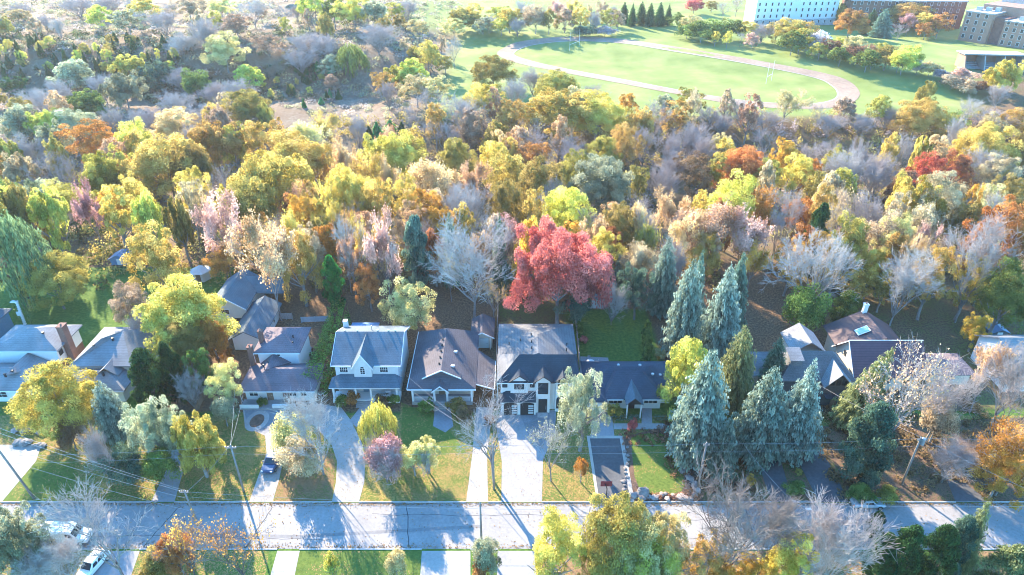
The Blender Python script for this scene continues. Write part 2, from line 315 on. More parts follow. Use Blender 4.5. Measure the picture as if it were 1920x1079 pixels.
pc=PT(1722,162); flat('sand_pit',[(pc.x+9*math.cos(i*.35),pc.y+7*math.sin(i*.35)) for i in range(18)],.1,SAND,px=False)
# ---------------------------------------------------------------- foliage meshes (unit sized, shared between trees)
def mesh_np(name,V,Fq,v=None,smooth=False):
    me=bpy.data.meshes.new(name); k=Fq.shape[1]
    me.vertices.add(len(V)); me.vertices.foreach_set('co',np.ascontiguousarray(V,np.float32).ravel())
    me.loops.add(Fq.size); me.loops.foreach_set('vertex_index',np.ascontiguousarray(Fq,np.int32).ravel())
    me.polygons.add(len(Fq)); me.polygons.foreach_set('loop_start',np.arange(0,Fq.size,k,dtype=np.int32))
    if v is not None:
        a=me.attributes.new('v','FLOAT','FACE'); a.data.foreach_set('value',np.ascontiguousarray(v,np.float32))
    me.update(calc_edges=True); me.materials.append(BARK); return me
def unit(a): return a/np.maximum(1e-9,np.linalg.norm(a,axis=-1,keepdims=True))
def cards(rng,C,Nrm,w,l,up=None):
    n=len(C); a=rng.normal(size=(n,3)) if up is None else up+rng.normal(size=(n,3))*.25
    t=unit(a-Nrm*(a*Nrm).sum(1,keepdims=True)); b=np.cross(Nrm,t)
    w=np.broadcast_to(w,(n,))[:,None]/2; l=np.broadcast_to(l,(n,))[:,None]/2
    bend=Nrm*l*.35
    V=np.stack([C-t*l-bend*.6,C+b*w+bend*.3,C+t*l-bend*.6,C-b*w+bend*.3],1).reshape(-1,3)
    return V,np.arange(4*n).reshape(n,4)
def crown_round(seed,ncl=64,per=105,size=.085,shape=1.0,low=-.75,lump=.30,gap=0.0,hka=.30):
    rng=np.random.default_rng(seed); C=[];Nn=[];v=[]
    d=unit(rng.normal(size=(ncl*3,3))); d=d[d[:,2]>low][:ncl]; hk=unit(rng.normal(size=(7,3)))
    for i,u in enumerate(d):
        if rng.random()<gap: continue
        rr=rng.uniform(.50,.80) if i%4 else rng.uniform(.15,.5)
        rr*=1+hka*np.tanh(2.2*sum(max(0,float(u@q))**6*(1 if m%2 else -1) for m,q in enumerate(hk)))
        c=u*rr*np.array([1,1,shape]); r=lump*rng.uniform(.65,1.3)
        e=unit(rng.normal(size=(per,3))+np.array([0,0,.45])+u*.5); q=c+e*r*rng.uniform(.55,1.08,(per,1))*np.array([1,1,.8])
        C.append(q); Nn.append(unit(e*.65+rng.normal(size=(per,3))*.42+np.array([0,0,.25]))); v.append(np.clip(rng.uniform(.1,.9)+rng.normal(size=per)*.13,0,1))
    C=np.concatenate(C);Nn=np.concatenate(Nn);v=np.concatenate(v)
    s=size*rng.uniform(.6,1.35,len(C)); V,F=cards(rng,C,Nn,s*.8,s*1.15)
    k=np.percentile(np.abs(V),97,axis=0); V=V/np.array([k[:2].max()]*2+[k[2]])
    V[:,2]=V[:,2]*.5+.5                     # crown spans 0..1 in height, radius 1
    return V,F,v
def crown_lobes(seed,per,size,nl=7,spread=.58,rl=.52):
    """broad crown made of several separate limb masses, with bays between them"""
    rng=np.random.default_rng(seed+50); Vs=[];v=[]; n=0
    for i in range(nl):
        a=6.283*i/nl+rng.normal()*.35; rr=spread*rng.uniform(.7,1.15) if i else .05; c=np.array([math.cos(a)*rr,math.sin(a)*rr,rng.uniform(.0,.55) if i else .55]); s=rl*rng.uniform(.72,1.12)
        V,F,q=crown_round(seed*13+i,26,per,size/s*.85,lump=.26,low=-.7,gap=.12); V=(V-np.array([0,0,.5]))*np.array([1,1,1.35])*s+c; Vs.append(V); v.append(np.clip(q+rng.normal()*.15,0,1))
    V=np.concatenate(Vs); k=np.percentile(np.hypot(V[:,0],V[:,1]),97); lo,hi=np.percentile(V[:,2],1),np.percentile(V[:,2],99.3)
    V=np.stack([V[:,0]/k,V[:,1]/k,(V[:,2]-lo)/(hi-lo)],1); return V,np.arange(len(V)).reshape(-1,4),np.concatenate(v)
def crown_spruce(seed,levels=30,taper=1.0,droop=.30,size=1.0):
    rng=np.random.default_rng(seed); C=[];Nn=[];U=[];L=[];Wd=[];v=[]
    for i in range(levels):
        z=i/levels; rad=(1-z)**taper*(1-.25*max(0,1-z/.18))*rng.uniform(.82,1.10)
        nb=int(6+15*(1-z)); ph=rng.uniform(0,6.3)
        for j in range(nb):
            a=ph+6.283*j/nb+rng.normal()*.16
            if rng.random()<.12: continue
            r=rad*rng.uniform(.62,1.16)+.02; d=np.array([math.cos(a),math.sin(a),0]); bv=rng.uniform(.0,.45)
            k=max(3,int(16*r+3))
            for q in range(k):
                f=(q+.7)/k
                if f<.22 and r>.25: continue
                for sd in((-1.5,-.6,.6,1.5) if r>.3 else (-1,1) if r>.12 else (0,)):
                    side=np.array([-d[1],d[0],0]); sp=.13*r*(1.15-f)*sd
                    p=d*r*f+side*(sp*1.2+rng.normal()*.022); p[2]=z+.02-droop*r*f*f*.42+rng.normal()*.012
                    C.append(p); u=d*(1.0)+side*sd*.7+np.array([0,0,-.25-.1*f]); U.append(u/np.linalg.norm(u)); nn=np.array([0,0,1.0])+d*.45+rng.normal(size=3)*.5; Nn.append(nn/np.linalg.norm(nn))
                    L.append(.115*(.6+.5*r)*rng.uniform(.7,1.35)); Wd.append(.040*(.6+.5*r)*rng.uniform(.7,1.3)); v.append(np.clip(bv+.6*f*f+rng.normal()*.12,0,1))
    C=np.array(C);Nn=np.array(Nn);U=np.array(U); t=unit(U-Nn*(U*Nn).sum(1,keepdims=True)); b=np.cross(Nn,t); l=np.array(L)[:,None]*size; w=np.array(Wd)[:,None]*size
    V=np.stack([C-t*l*.5,C+b*w,C+t*l*.6,C-b*w],1).reshape(-1,3); F=np.arange(len(V)).reshape(-1,4)
    return V,F,np.array(v)
def crown_plume(seed,n=46,per=130,col=.75,size=1.0):  # upright irregular evergreen / columnar shapes
    rng=np.random.default_rng(seed); C=[];Nn=[];v=[]
    for i in range(n):
        z=rng.random()**.85; rad=(math.sin(math.pi*min(1,(z*.86+.14)))**.7)*col; a=rng.uniform(0,6.28); rr=rad*rng.uniform(.25,.9)
        c=np.array([math.cos(a)*rr,math.sin(a)*rr,z*.92]); e=unit(rng.normal(size=(per,3))+np.array([c[0],c[1],.4]))
        C.append(c+e*np.array([.24,.24,.07])*rng.uniform(.5,1.1,(per,1))); Nn.append(unit(e+rng.normal(size=(per,3))*.6)); v.append(np.clip(rng.uniform(.0,.8)+rng.normal(size=per)*.2,0,1))
    C=np.concatenate(C);Nn=np.concatenate(Nn);v=np.concatenate(v); n=len(C); s=rng.uniform(.6,1.3,n)
    up=np.array([[0,0,1.0]])*.6+C*np.array([.8,.8,0]); up=np.broadcast_to(up,(n,3))
    a=up+rng.normal(size=(n,3))*.35; t=unit(a-Nn*(a*Nn).sum(1,keepdims=True)); b=np.cross(Nn,t)
    l=(.085*size*s)[:,None]*np.array([1,1,.5]); w=(.05*size*s)[:,None]*np.array([1,1,.4])
    V=np.stack([C-t*l*.5,C+b*w,C+t*l,C-b*w],1).reshape(-1,3); return V,np.arange(len(V)).reshape(-1,4),v
def crown_willow(seed,n=520):
    rng=np.random.default_rng(seed); C=[];v=[];Ls=[];D=[]
    for i in range(n):
        a=rng.uniform(0,6.28); r=math.sqrt(rng.random())*.96; top=.98-.5*r*r+rng.normal()*.04+.07*math.sin(a*4+3*r); ln=rng.uniform(.14,.50)*(.35+.75*r)*(.75+.4*math.sin(a*5+r*7)); bv=rng.uniform(0,.8); k=int(26*ln/.4)+6
        o=np.array([math.cos(a)*r,math.sin(a)*r,top])
        for j in range(k):
            f=j/k; C.append(o+np.array([o[0]*.10*f+rng.normal()*.022,o[1]*.10*f+rng.normal()*.022,-ln*f])); v.append(np.clip(bv+(1-f)*.25+rng.normal()*.12,0,1)); D.append([o[0]*.3,o[1]*.3,-1+ .9*max(0,.25-f)*4*0])
    C=np.array(C); D=unit(np.array(D)+rng.normal(size=C.shape)*.5); Nn=unit(C*np.array([1,1,.2])+rng.normal(size=C.shape)*.5)
    t=unit(D-Nn*(D*Nn).sum(1,keepdims=True)); b=np.cross(Nn,t); s=rng.uniform(.7,1.3,(len(C),1))
    V=np.stack([C-t*.028*s,C+b*.011*s,C+t*.034*s,C-b*.011*s],1).reshape(-1,3); V[:,2]=np.maximum(V[:,2],.01)
    return V,np.arange(len(V)).reshape(-1,4),np.array(v)
def tubes(segs,k=3):
    A=np.array([s[0] for s in segs]);B=np.array([s[1] for s in segs]);ra=np.array([s[2] for s in segs])[:,None,None];rb=np.array([s[3] for s in segs])[:,None,None]
    d=unit(B-A); o=np.where(np.abs(d[:,2:3])<.9,np.array([[0,0,1.0]]),np.array([[1.0,0,0]])); u=unit(np.cross(d,o)); w=np.cross(d,u)
    an=2*np.pi*np.arange(k)/k; ring=u[:,None,:]*np.cos(an)[None,:,None]+w[:,None,:]*np.sin(an)[None,:,None]
    V=np.concatenate([A[:,None,:]+ring*ra,B[:,None,:]+ring*rb],1).reshape(-1,3); n=len(A); base=np.arange(n)[:,None]*2*k; F=[]
    for i in range(k):
        j=(i+1)%k; F.append(np.stack([base[:,0]+i,base[:,0]+j,base[:,0]+k+j,base[:,0]+k+i],1))
    return V,np.concatenate(F)
def bare_skeleton(seed,fork=.30,limbs=7,spread=.75,levels=4,twigs=5,upb=.25,den=1.0):
    """limb segments and fine twig segments of a leafless crown; height 1"""
    rng=np.random.default_rng(seed); big=[];fine=[]; r0=.026
    def branch(p,d,ln,r,lv):
        n=3 if lv<2 else 2; q=np.array(p)
        for i in range(n):
            d=unit(d+rng.normal(size=3)*.13+np.array([0,0,upb*.22])); e=q+d*ln/n; r2=r*(.80 if lv<3 else .65)
            (big if lv<2 else fine).append((q.copy(),e.copy(),r,r2)); 
            nb=(1 if lv<2 else 2) if i<n-1 else 3
            if lv<levels:
                for _ in range(nb if rng.random()<den else nb-1):
                    a=rng.normal(size=3); a=unit(a-d*(a@d)); s=rng.uniform(.45,1.0)*spread; dd=unit(d+a*s+np.array([0,0,upb*.3])); branch(e,dd,ln*rng.uniform(.50,.74),max(.0023,r2*.64),lv+1)
            elif lv==levels:
                for _ in range(twigs):
                    a=rng.normal(size=3); dd=unit(d+a*.55); t=ln*rng.uniform(.5,1.0); fine.append((e.copy(),e+dd*t,.0021,.0011))
            q=e; r=r2
    p=np.zeros(3); d=np.array([0,0,1.0]); q=p
    for i in range(3):
        d=unit(d+rng.normal(size=3)*.05); e=q+d*fork/3; big.append((q,e,r0*(1.25-.12*i),r0*(1.13-.12*i))); q=e
    for i in range(limbs):
        a=6.283*i/limbs+rng.normal()*.3; t=rng.uniform(.45,1.05)*spread if i else .1; dd=unit(np.array([math.cos(a)*t,math.sin(a)*t,1.0])); s=q-d*fork*.28*rng.random()
        branch(s,dd,rng.uniform(.26,.36),r0*rng.uniform(.42,.62),0)
    pts=np.array([s[1] for s in fine]); zr=np.percentile(pts[:,2],99.5); xr=np.percentile(np.hypot(pts[:,0],pts[:,1]),95)
    sc=np.array([1/xr,1/xr,1/zr]); f=lambda S,k:[(a*sc,b*sc,ra*k,rb*k) for a,b,ra,rb in S]
    return f(big,1/zr),f(fine,1/zr),pts*sc,rng
PROTO={}
def proto(kind,i,hi=False):
    key=(kind,i,hi); q,z=(2.7,.58) if hi else (1,1)
    if key in PROTO: return PROTO[key]
    sd=100*sum(map(ord,kind))+i
    if kind=='round': r=(None,mesh_np('crown',*(crown_lobes(sd,int(80*q),.058*z,6+i) if i%2 else crown_round(sd,120+8*(i%3),int(95*q),.058*z,lump=.18+.02*(i%3)))),None)
    elif kind=='broad': r=(None,mesh_np('crown',*crown_lobes(sd,int(110*q),.043*z,13,.58,.46)),None)
    elif kind=='dome': r=(None,mesh_np('crown',*crown_round(sd,170,int(95*q),.045*z,lump=.15,low=-.5,hka=.08)),None)
    elif kind=='loose': r=(None,mesh_np('crown',*crown_round(sd,95,int(78*q),.056*z,lump=.165,gap=.14,shape=1.0)),None)
    elif kind=='shrub': r=(None,mesh_np('crown',*crown_round(sd,38,int(90*q),.10*z,lump=.34,low=-.3)),None)
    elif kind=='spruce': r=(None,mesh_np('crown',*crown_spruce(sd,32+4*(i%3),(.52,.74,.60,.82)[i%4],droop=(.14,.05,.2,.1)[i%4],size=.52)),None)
    elif kind=='young': r=(None,mesh_np('crown',*crown_spruce(sd,12,.9,size=2.0)),None)
    elif kind=='plume': r=(None,mesh_np('crown',*crown_plume(sd,84,int(80*q),size=z*.85)),None)
    elif kind=='willow': r=(None,mesh_np('crown',*crown_willow(sd)),None)
    else:
        par={'full':(.25,9,.85,3,3,.2,.72),'bare':(.27,7,.82,3,2,.22,.52),'vase':(.17,9,.50,3,3,.5,.6),'brush':(.06,14,.62,3,3,.45,.6),'sparse':(.28,6,.8,3,2,.25,.4)}[kind]
        b,f,pts,rng=bare_skeleton(sd,*par); cr=None
        V,F=tubes(b,5); tm=mesh_np('trunk',V,F); V,F=tubes(f,3); bm_=mesh_np('branches',V,F)
        n=9500; c=pts[rng.integers(0,len(pts),n)]+rng.normal(size=(n,3))*np.array([.035,.035,.022]); nn=unit(rng.normal(size=(n,3))+np.array([0,0,.6])); s=.036*rng.uniform(.6,1.4,n)
        V,F=cards(rng,c,nn,s,s*1.2); V[:,2]=c.repeat(4,0)[:,2]+(V[:,2]-c.repeat(4,0)[:,2])*.5
        cl=np.clip(.5+.4*np.sin(c[:,0]*6+c[:,2]*9)+rng.normal(size=n)*.2,0,1); cr=mesh_np('crown',V,F,cl)
        hv=rng.random(len(V)//4)<.11; F2=F[hv]; cr2=mesh_np('crown',V,F2,cl[hv])
        PROTO[key]=(tm,cr,bm_,cr2); return PROTO[key]
    PROTO[key]=r; return r
def trunk_mesh(i):
    key=('trunk',i)
    if key in PROTO: return PROTO[key]
    rng=np.random.default_rng(900+i); seg=[]; q=np.zeros(3)
    for k in range(4):
        e=q+np.array([rng.normal()*.012,rng.normal()*.012,.14]); seg.append((q,e,.022-.003*k,.019-.003*k)); q=e
    for k in range(7):
        a=6.283*k/7+rng.normal()*.3; s=np.array([0,0,rng.uniform(.26,.5)]); e=s+np.array([math.cos(a)*.16,math.sin(a)*.16,rng.uniform(.14,.24)]); seg.append((s,e,.009,.006)); e2=e+np.array([math.cos(a)*.08,math.sin(a)*.08,.14]); seg.append((e,e2,.006,.002))
    seg.append((q,q+np.array([0,0,.28]),.010,.003)); V,F=tubes(seg,6); PROTO[key]=mesh_np('trunk',V,F); return PROTO[key]
def addobj(name,me,m,parent,scale,rz=0,z=0,loc=None):
    o=bpy.data.objects.new(name,me); COL.objects.link(o); o.parent=parent; o.scale=scale; o.rotation_euler=(0,0,rz)
    o.location=(0,0,z) if loc is None else loc
    if m is not None: o.material_slots[0].link='OBJECT'; o.material_slots[0].material=m
    return o
TREES=[]; cnt={}
KNAME={'round':'leafy_tree','broad':'leafy_tree','dome':'leafy_tree','loose':'leafy_tree','shrub':'shrub','spruce':'spruce_tree','young':'young_conifer','plume':'evergreen_tree','willow':'willow_tree','full':'bare_tree','bare':'bare_tree','vase':'bare_tree','brush':'bare_tree','sparse':'autumn_tree','mixed':'autumn_tree'}
def tree(px,yt,w,kind,col,h=None,yb=None,xb=None,label=None,rz=None,lean=None,tw=None,frac=None,hr=None,world=None):
    """crown centre px, crown top yt and width w in picture pixels; base at yb, or the height h in metres"""
    if world: base=Vector(world); 
    elif yb is not None:
        base=PT(xb if xb is not None else px,yb); h=PY(px,yt,base.y).z-base.z
        if kind in('round','broad','dome','loose','shrub','willow'): h*=.95
    else:
        base=PT(px,yt,h*(.93 if kind in('round','broad','dome','loose') else 1)); base.z-=h*(.93 if kind in('round','broad','dome','loose') else 1)
    if yb is not None and xb is None: base.x=(px-960)/FP*(base.y*CT-(base.z+.6*h-HC)*ST)
    pm=ppm(base.y,base.z+h*.7); r=w/2/pm if not hr else hr
    if kind=='spruce' and w>40: r*=1.04
    k=cnt.get(kind,0); cnt[kind]=k+1
    rng=random.Random(k*7+int(px)*3+int(yt)); rz=rng.uniform(0,6.28) if rz is None else rz
    root=bpy.data.objects.new(KNAME[kind],None); COL.objects.link(root); root.location=(base.x,base.y,base.z-.05); root.empty_display_size=.5
    ctr=(px,yt+w*.4)
    TREES.append(dict(o=root,px=px,yt=yt,w=w,kind=kind,col=col,h=h,r=r,label=label,base=base,ctr=ctr))
    if kind in('full','bare','vase','brush','sparse','mixed'):
        src='sparse' if kind=='sparse' else ('bare' if kind=='mixed' else kind)
        pr=proto(src,k%4); tm={'dark':BARKD}.get(tw,BARK)
        addobj('trunk',pr[0],tm,root,(r,r,h),rz)
        br=addobj('branches',pr[2],TWIGB if tw=='dark' else TWIGD if col in('mauve','tan','brown','peach','pink') else TWIG,root,(r,r,h),rz)
        if kind in('sparse','mixed'): addobj('crown',pr[1] if kind=='sparse' else pr[3],leaf(col),root,(r,r,h),rz)
    elif kind=='young':
        o=addobj('crown',proto('young',k%3)[1],leaf(col),root,(r,r,h),rz); addobj('trunk',trunk_mesh(0),BARKD,root,(h*.5,h*.5,h*.5),rz)
    elif kind in('spruce','plume'):
        f=.05 if frac is None else frac
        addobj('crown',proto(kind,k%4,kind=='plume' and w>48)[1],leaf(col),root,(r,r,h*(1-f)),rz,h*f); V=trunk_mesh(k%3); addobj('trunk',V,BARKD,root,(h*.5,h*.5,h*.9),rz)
        if lean: root.rotation_euler=lean
    elif kind=='willow':
        addobj('crown',proto('willow',k%2)[1],leaf(col),root,(r,r,h),rz); addobj('trunk',trunk_mesh(k%3),BARKD,root,(h,h,h*.8),rz)
    else:
        f=(frac if frac is not None else {'shrub':.02,'broad':.55,'dome':.04,'round':.24,'loose':.26}[kind])
        cr=addobj('crown',proto(kind,k%4,w>66 or (w>40 and yb is not None))[1],leaf(col),root,(r,r,h*(1-f)),rz,h*f); addobj('trunk',trunk_mesh(k%3),BARK,root,(h,h,h*.85),rz)
    return root
# ---------------------------------------------------------------- buildings
WHITE=mat('wall_white',(.62,.61,.60),.8,.05,2,band=(2,.22,.10)); WHITEP=mat('wall_white_smooth',(.64,.64,.64),.7,.04,2); TRIM=mat('trim_white',(.68,.68,.68),.6,.03,3); CREAM=mat('wall_cream',(.50,.46,.39),.8,.07,1.5)
BRICK=mat('brick_red',(.20,.105,.085),.9,.25,6,band=(2,.25,.18)); BRICKP=mat('brick_pinkish',(.34,.19,.14),.9,.15,4,band=(2,.3,.12)); STONE=mat('stone_grey',(.34,.33,.33),.9,.25,3)
GLASS=mat('glass_dark',(.03,.04,.05),.12,.2,1,spec=.6); BLACK=mat('frame_black',(.03,.03,.033),.5,.1,3); WOODB=mat('wood_brown',(.20,.14,.10),.85,.25,4); WOODG=mat('wood_weathered',(.30,.28,.27),.9,.2,4,band=(0,.3,.2)); DARKW=mat('wall_dark_grey',(.09,.10,.11),.8,.12,3,band=(2,.3,.2)); METAL=mat('metal_grey',(.40,.41,.42),.45,.1,3,metal=.6); DOORB=mat('door_blue',(.10,.20,.28),.6,.1,3)
def shing(n,c,v=.24): return mat('shingle_'+n,tuple(.72*k for k in c),.9,v,5,scale2=.35,bump=.35,band=(2,.19,.16))
S_GREY=shing('grey',(.28,.295,.315)); S_PUR=shing('purple_brown',(.20,.165,.19)); S_BLUE=shing('slate',(.135,.185,.225)); S_BRN=shing('brown',(.135,.125,.145)); S_BLK=shing('charcoal',(.05,.066,.085)); S_MID=shing('grey_and_lit_charcoal',(.20,.205,.215)); S_NAVY=shing('navy',(.065,.095,.135)); M_PUR=mat('metal_roof_purple',(.115,.06,.075),.45,.12,2,band=(2,.32,.3)); M_BRN=mat('metal_roof_brown',(.085,.055,.06),.6,.16,2,band=(1,.4,.15))  # blues deepened toward their shade; charcoal has a paler copy for sunlit slopes
def window(root,c,ax,w,h,fm=None,nx=2,nz=2,arch=False,out=.07,label=None):
    """window on a wall whose outward normal is ax ('S','E','W','N'); c = centre on the wall plane"""
    c=Vector(c); n={'S':Vector((0,-1,0)),'N':Vector((0,1,0)),'E':Vector((1,0,0)),'W':Vector((-1,0,0))}[ax]; u=Vector((n.y,-n.x,0)) ; u=Vector((abs(u.x),abs(u.y),0)); t=.09
    mb=MB()
    def pc(a0,a1,b0,b1,d0,d1,m):
        p=c+u*a0-n*0; q=[c+u*a+Vector((0,0,b))+n*d for d in(d0,d1) for b in(b0,b1) for a in(a0,a1)]
        xs=[v.x for v in q];ys=[v.y for v in q];zs=[v.z for v in q]; m.box(min(xs),max(xs),min(ys),max(ys),min(zs),max(zs))
    pc(-w/2-t,-w/2,-h/2-t,h/2+t,-.02,out,mb); pc(w/2,w/2+t,-h/2-t,h/2+t,-.02,out,mb); pc(-w/2,w/2,h/2,h/2+t,-.02,out,mb); pc(-w/2,w/2,-h/2-t,-h/2,-.02,out+.04,mb)
    for i in range(1,nx): pc(-w/2+w*i/nx-.025,-w/2+w*i/nx+.025,-h/2,h/2,0,out-.012,mb)
    for i in range(1,nz): pc(-w/2,w/2,-h/2+h*i/nz-.02,-h/2+h*i/nz+.02,0,out-.02,mb)
    if arch:
        pts=[c+u*(math.cos(a)*(w/2+t))+Vector((0,0,h/2+t+math.sin(a)*(w/2)))+n*(-.01) for a in [math.pi*i/8 for i in range(9)]]; mb.prism(pts,n*(out+.01))
    f=mb.build('window',fm or TRIM,root); g=MB(); pc(-w/2,w/2,-h/2,h/2,-.01,out-.035,g)
    if arch:
        pts=[c+u*(math.cos(a)*(w/2-.04))+Vector((0,0,h/2+t+math.sin(a)*(w/2-.06)))+n*(out) for a in [math.pi*i/8 for i in range(9)]]; g.prism(pts,n*.015)
    g.build('pane',GLASS,f)
    if label: f['label']=label
    return f
def rakes(mb,a,p,b,t,w=.28,d=.12):  # white barge boards along a gable a-p-b, proud along normal vector t
    for s,e in((a,p),(p,b)):
        s,e=Vector(s),Vector(e); mb.prism([s+Vector((0,0,.02)),e+Vector((0,0,.02)),e-Vector((0,0,w)),s-Vector((0,0,w))],Vector(t)*d)
def vents(root,pts,m=None,r=.16,h=.34,name='vent'):
    for p in pts:
        mb=MB(); p=Vector(p); mb.bar(p-Vector((0,0,.3)),p+Vector((0,0,h)),r,r,8); mb.bar(p+Vector((0,0,h)),p+Vector((0,0,h+.1)),r*1.5,r*1.1,8); mb.build(name,m or METAL,root)
def chimney(root,x,y,z0,z1,w=.8,d=.8,m=None,parent=None):
    o=MB().box(x-w/2,x+w/2,y-d/2,y+d/2,z0,z1).box(x-w/2-.08,x+w/2+.08,y-d/2-.08,y+d/2+.08,z1,z1+.18).build('chimney',m or BRICK,parent or root); MB().bar((x,y,z1+.18),(x,y,z1+.55),.16,.13,8).build('chimney_pot',BRICKP,o) if parent is None else None; return o
def house(name,label,loc,group='houses along the street'): return thing(name,label,'house',loc,group)
def gable_y(mb,x0,x1,y0,y1,ez,rz,t=.2):  # ridge along y
    m=(x0+x1)/2; mb.slab([(x0,y0,ez),(m,y0,rz),(m,y1,rz),(x0,y1,ez)],t); mb.slab([(m,y0,rz+.004),(x1,y0,ez+.004),(x1,y1,ez+.004),(m,y1,rz+.004)],t); return mb
def gable_x(mb,x0,x1,y0,y1,ez,rz,t=.2,ym=None):
    m=(y0+y1)/2 if ym is None else ym; mb.slab([(x0,y0,ez),(x1,y0,ez),(x1,m,rz),(x0,m,rz)],t); mb.slab([(x0,m,rz+.004),(x1,m,rz+.004),(x1,y1,ez+.004),(x0,y1,ez+.004)],t); return mb
# --- white two-storey house with the steep front gable and porch
h=house('house','white two-storey house with a steep front gable, arched window and full-width porch',(-25,99,0))
w=MB().box(-30.4,-19.6,93.4,104.7,0,6.4); w.prism([(-30.4,93.4,6.4),(-30.4,104.7,6.4),(-30.4,99,9.1)],(.2,0,0)); w.prism([(-19.8,93.4,6.4),(-19.8,104.7,6.4),(-19.8,99,9.1)],(.2,0,0))
w.prism([(-27.1,92.75,4.3),(-24.05,92.75,4.3),(-24.05,92.75,6.35),(-25.57,92.75,8.9),(-27.1,92.75,6.35)],(0,.63,0)); w.build('wall',WHITE,h)
r=MB(); gable_x(r,-31,-19,93.1,105.2,6.5,9.35); gr=MB()
gr.slab([(-27.4,92.5,6.2),(-25.57,92.5,9.15),(-25.57,99,9.4),(-27.4,93.4,6.62)],.13); gr.slab([(-25.57,92.5,9.154),(-23.75,92.5,6.2),(-23.75,93.4,6.62),(-25.57,99,9.404)],.13)
ro=r.build('roof',S_BLUE,h); gr.build('gable_roof',S_BLUE,ro)
tr=MB(); rakes(tr,(-27.45,92.49,6.2),(-25.57,92.49,9.2),(-23.7,92.49,6.2),(0,-1,0),.26,.1); tr.box(-31,-27.5,92.98,93.09,6.28,6.48).box(-23.6,-19,92.98,93.09,6.28,6.48)
for x in(-30.98,-19.02): rakes(tr,(x,93.1,6.5),(x,99.15,9.35),(x,105.2,6.5),(math.copysign(1,x+25),0,0),.25,.08)
tr.build('trim',TRIM,h)
window(h,(-25.57,92.75,5.55),'S',.75,1.15,arch=True,nz=3); 
for x in(-28.95,-22.05): window(h,(x,93.4,5.4),'S',1.3,1.05,nx=4,nz=2)
pr=MB(); pr.slab([(-31.2,90.6,3.72),(-19,90.6,3.72),(-20.2,93.35,4.5),(-29.6,93.35,4.5)],.14); pr.slab([(-31.2,90.6,3.72),(-29.6,93.35,4.5),(-31.2,93.35,3.72)],.14); pr.slab([(-19,90.6,3.72),(-19,93.35,3.72),(-20.2,93.35,4.5)],.14); pr.build('porch_roof',S_BLUE,h)
p=MB().box(-30.9,-19.4,91,93.35,0,.7); p.box(-31.15,-19.05,90.56,90.7,3.46,3.6); p.box(-30.9,-19.3,90.95,91.2,3.2,3.5); p.build('porch',TRIM,h)
for x in(-30.6,-26.8,-24.2,-19.75): MB().box(x-.16,x+.16,91.05,91.37,.7,3.2).box(x-.24,x+.24,90.98,91.44,.7,1.0).build('porch_post',TRIM,h)
for a,b in((-30.4,-27),(-24,-19.95)):
    q=MB().box(a,b,91.15,91.25,1.55,1.63).box(a,b,91.15,91.25,.85,.92)
    for i in range(int((b-a)/.22)): q.box(a+.1+i*.22,a+.16+i*.22,91.17,91.23,.92,1.55)
    q.build('railing',TRIM,h)
for x in(-29,-21.8): window(h,(x,93.38,2.2),'S',1.9,1.4)
d=MB().box(-26,-25,93.2,93.36,.72,2.85).build('door',DOORB,h); MB().disc((-25.15,93.15,1.75),(0,1,0),.06,.1,8).build('handle',METAL,d)
s=MB()
for i in range(4): s.box(-26.8,-24.2,91-.32*(i+1),91-.32*i,0,.7-.17*(i+1)+.02)
s.build('step',CONC2,h)
vents(h,[(x,99.3,9.3) for x in(-29.5,-27.3,-23.7,-21.8,-20.6)],r=.14,h=.25); vents(h,[(-25,100.5,8.6)],METAL,.07,1.1,'flue_pipe'); MB().box(-30.9,-30.1,103.5,104.3,6,8.6).build('chimney',WHITEP,h)
for i,x in enumerate((-28.9,-21.5)):   # wicker chairs under the porch
    c=thing('porch_chair',['pale armchair on the left side of the white porch','pale armchair on the right side of the white porch'][i],'chair',(x,91.9,.7),'chairs on the white porch'); MB().box(x-.5,x+.5,91.6,92.2,.95,1.15).build('seat',WHITEP,c); MB().box(x-.5,x+.5,92.2,92.35,1.0,1.7).build('backrest',WHITEP,c)
    for dx in(-.45,.45):
        for dy in(91.65,92.25): MB().box(x+dx-.04,x+dx+.04,dy-.04,dy+.04,.7,.95).build('leg',WHITEP,c)
# --- craftsman house, brown roof
h=house('house','brown-roofed craftsman bungalow with a small front gablet, white porch and side carport',(-11,98,0))
MB().box(-17.2,-6.7,92.6,107,0,3.4).build('wall',CREAM,h)
ez,rz=3.5,6.5; RX=-12; A=(-17.8,90.5,ez);B=(-6.2,90.5,ez);C=(-6.2,107.6,ez);D=(-17.8,107.6,ez); a=(-15,92.25,4.95); b=(-9,92.25,4.95); p=(RX,91.75,rz); q=(RX,104.4,rz)
r=MB(); r.poly([A,B,b,a]); r.poly([A,a,(RX,92.25,rz),q,D]); r.poly([B,C,q,(RX,92.25,rz),b]); r.poly([C,D,q]); r.poly([(v[0],v[1],v[2]-.25) for v in(D,C,B,A)])
for u,v in((A,B),(B,C),(C,D),(D,A)): r.poly([(u[0],u[1],u[2]-.25),(v[0],v[1],v[2]-.25),v,u])
ro=r.build('roof',S_BRN,h)
MB().prism([(-15,92.2,4.98),(-9,92.2,4.98),(RX,92.2,6.48)],(0,.03,0)).build('gablet_wall',S_BRN,ro)
g=MB(); g.slab([(-15.3,91.7,4.86),(RX,91.7,6.58),(RX,93.5,6.58),(-15.3,92.9,4.86)],.12); g.slab([(RX,91.7,6.584),(-8.7,91.7,4.864),(-8.7,92.9,4.864),(RX,93.5,6.584)],.12); g.build('gablet_roof',S_BRN,ro)
t=MB(); rakes(t,(-15.35,91.7,4.86),(RX,91.7,6.6),(-8.65,91.7,4.86),(0,-1,0),.2,.1)
t.box(-17.85,-6.15,90.36,90.48,3.24,3.46).box(-17.93,-17.81,90.5,107.6,3.25,3.5)
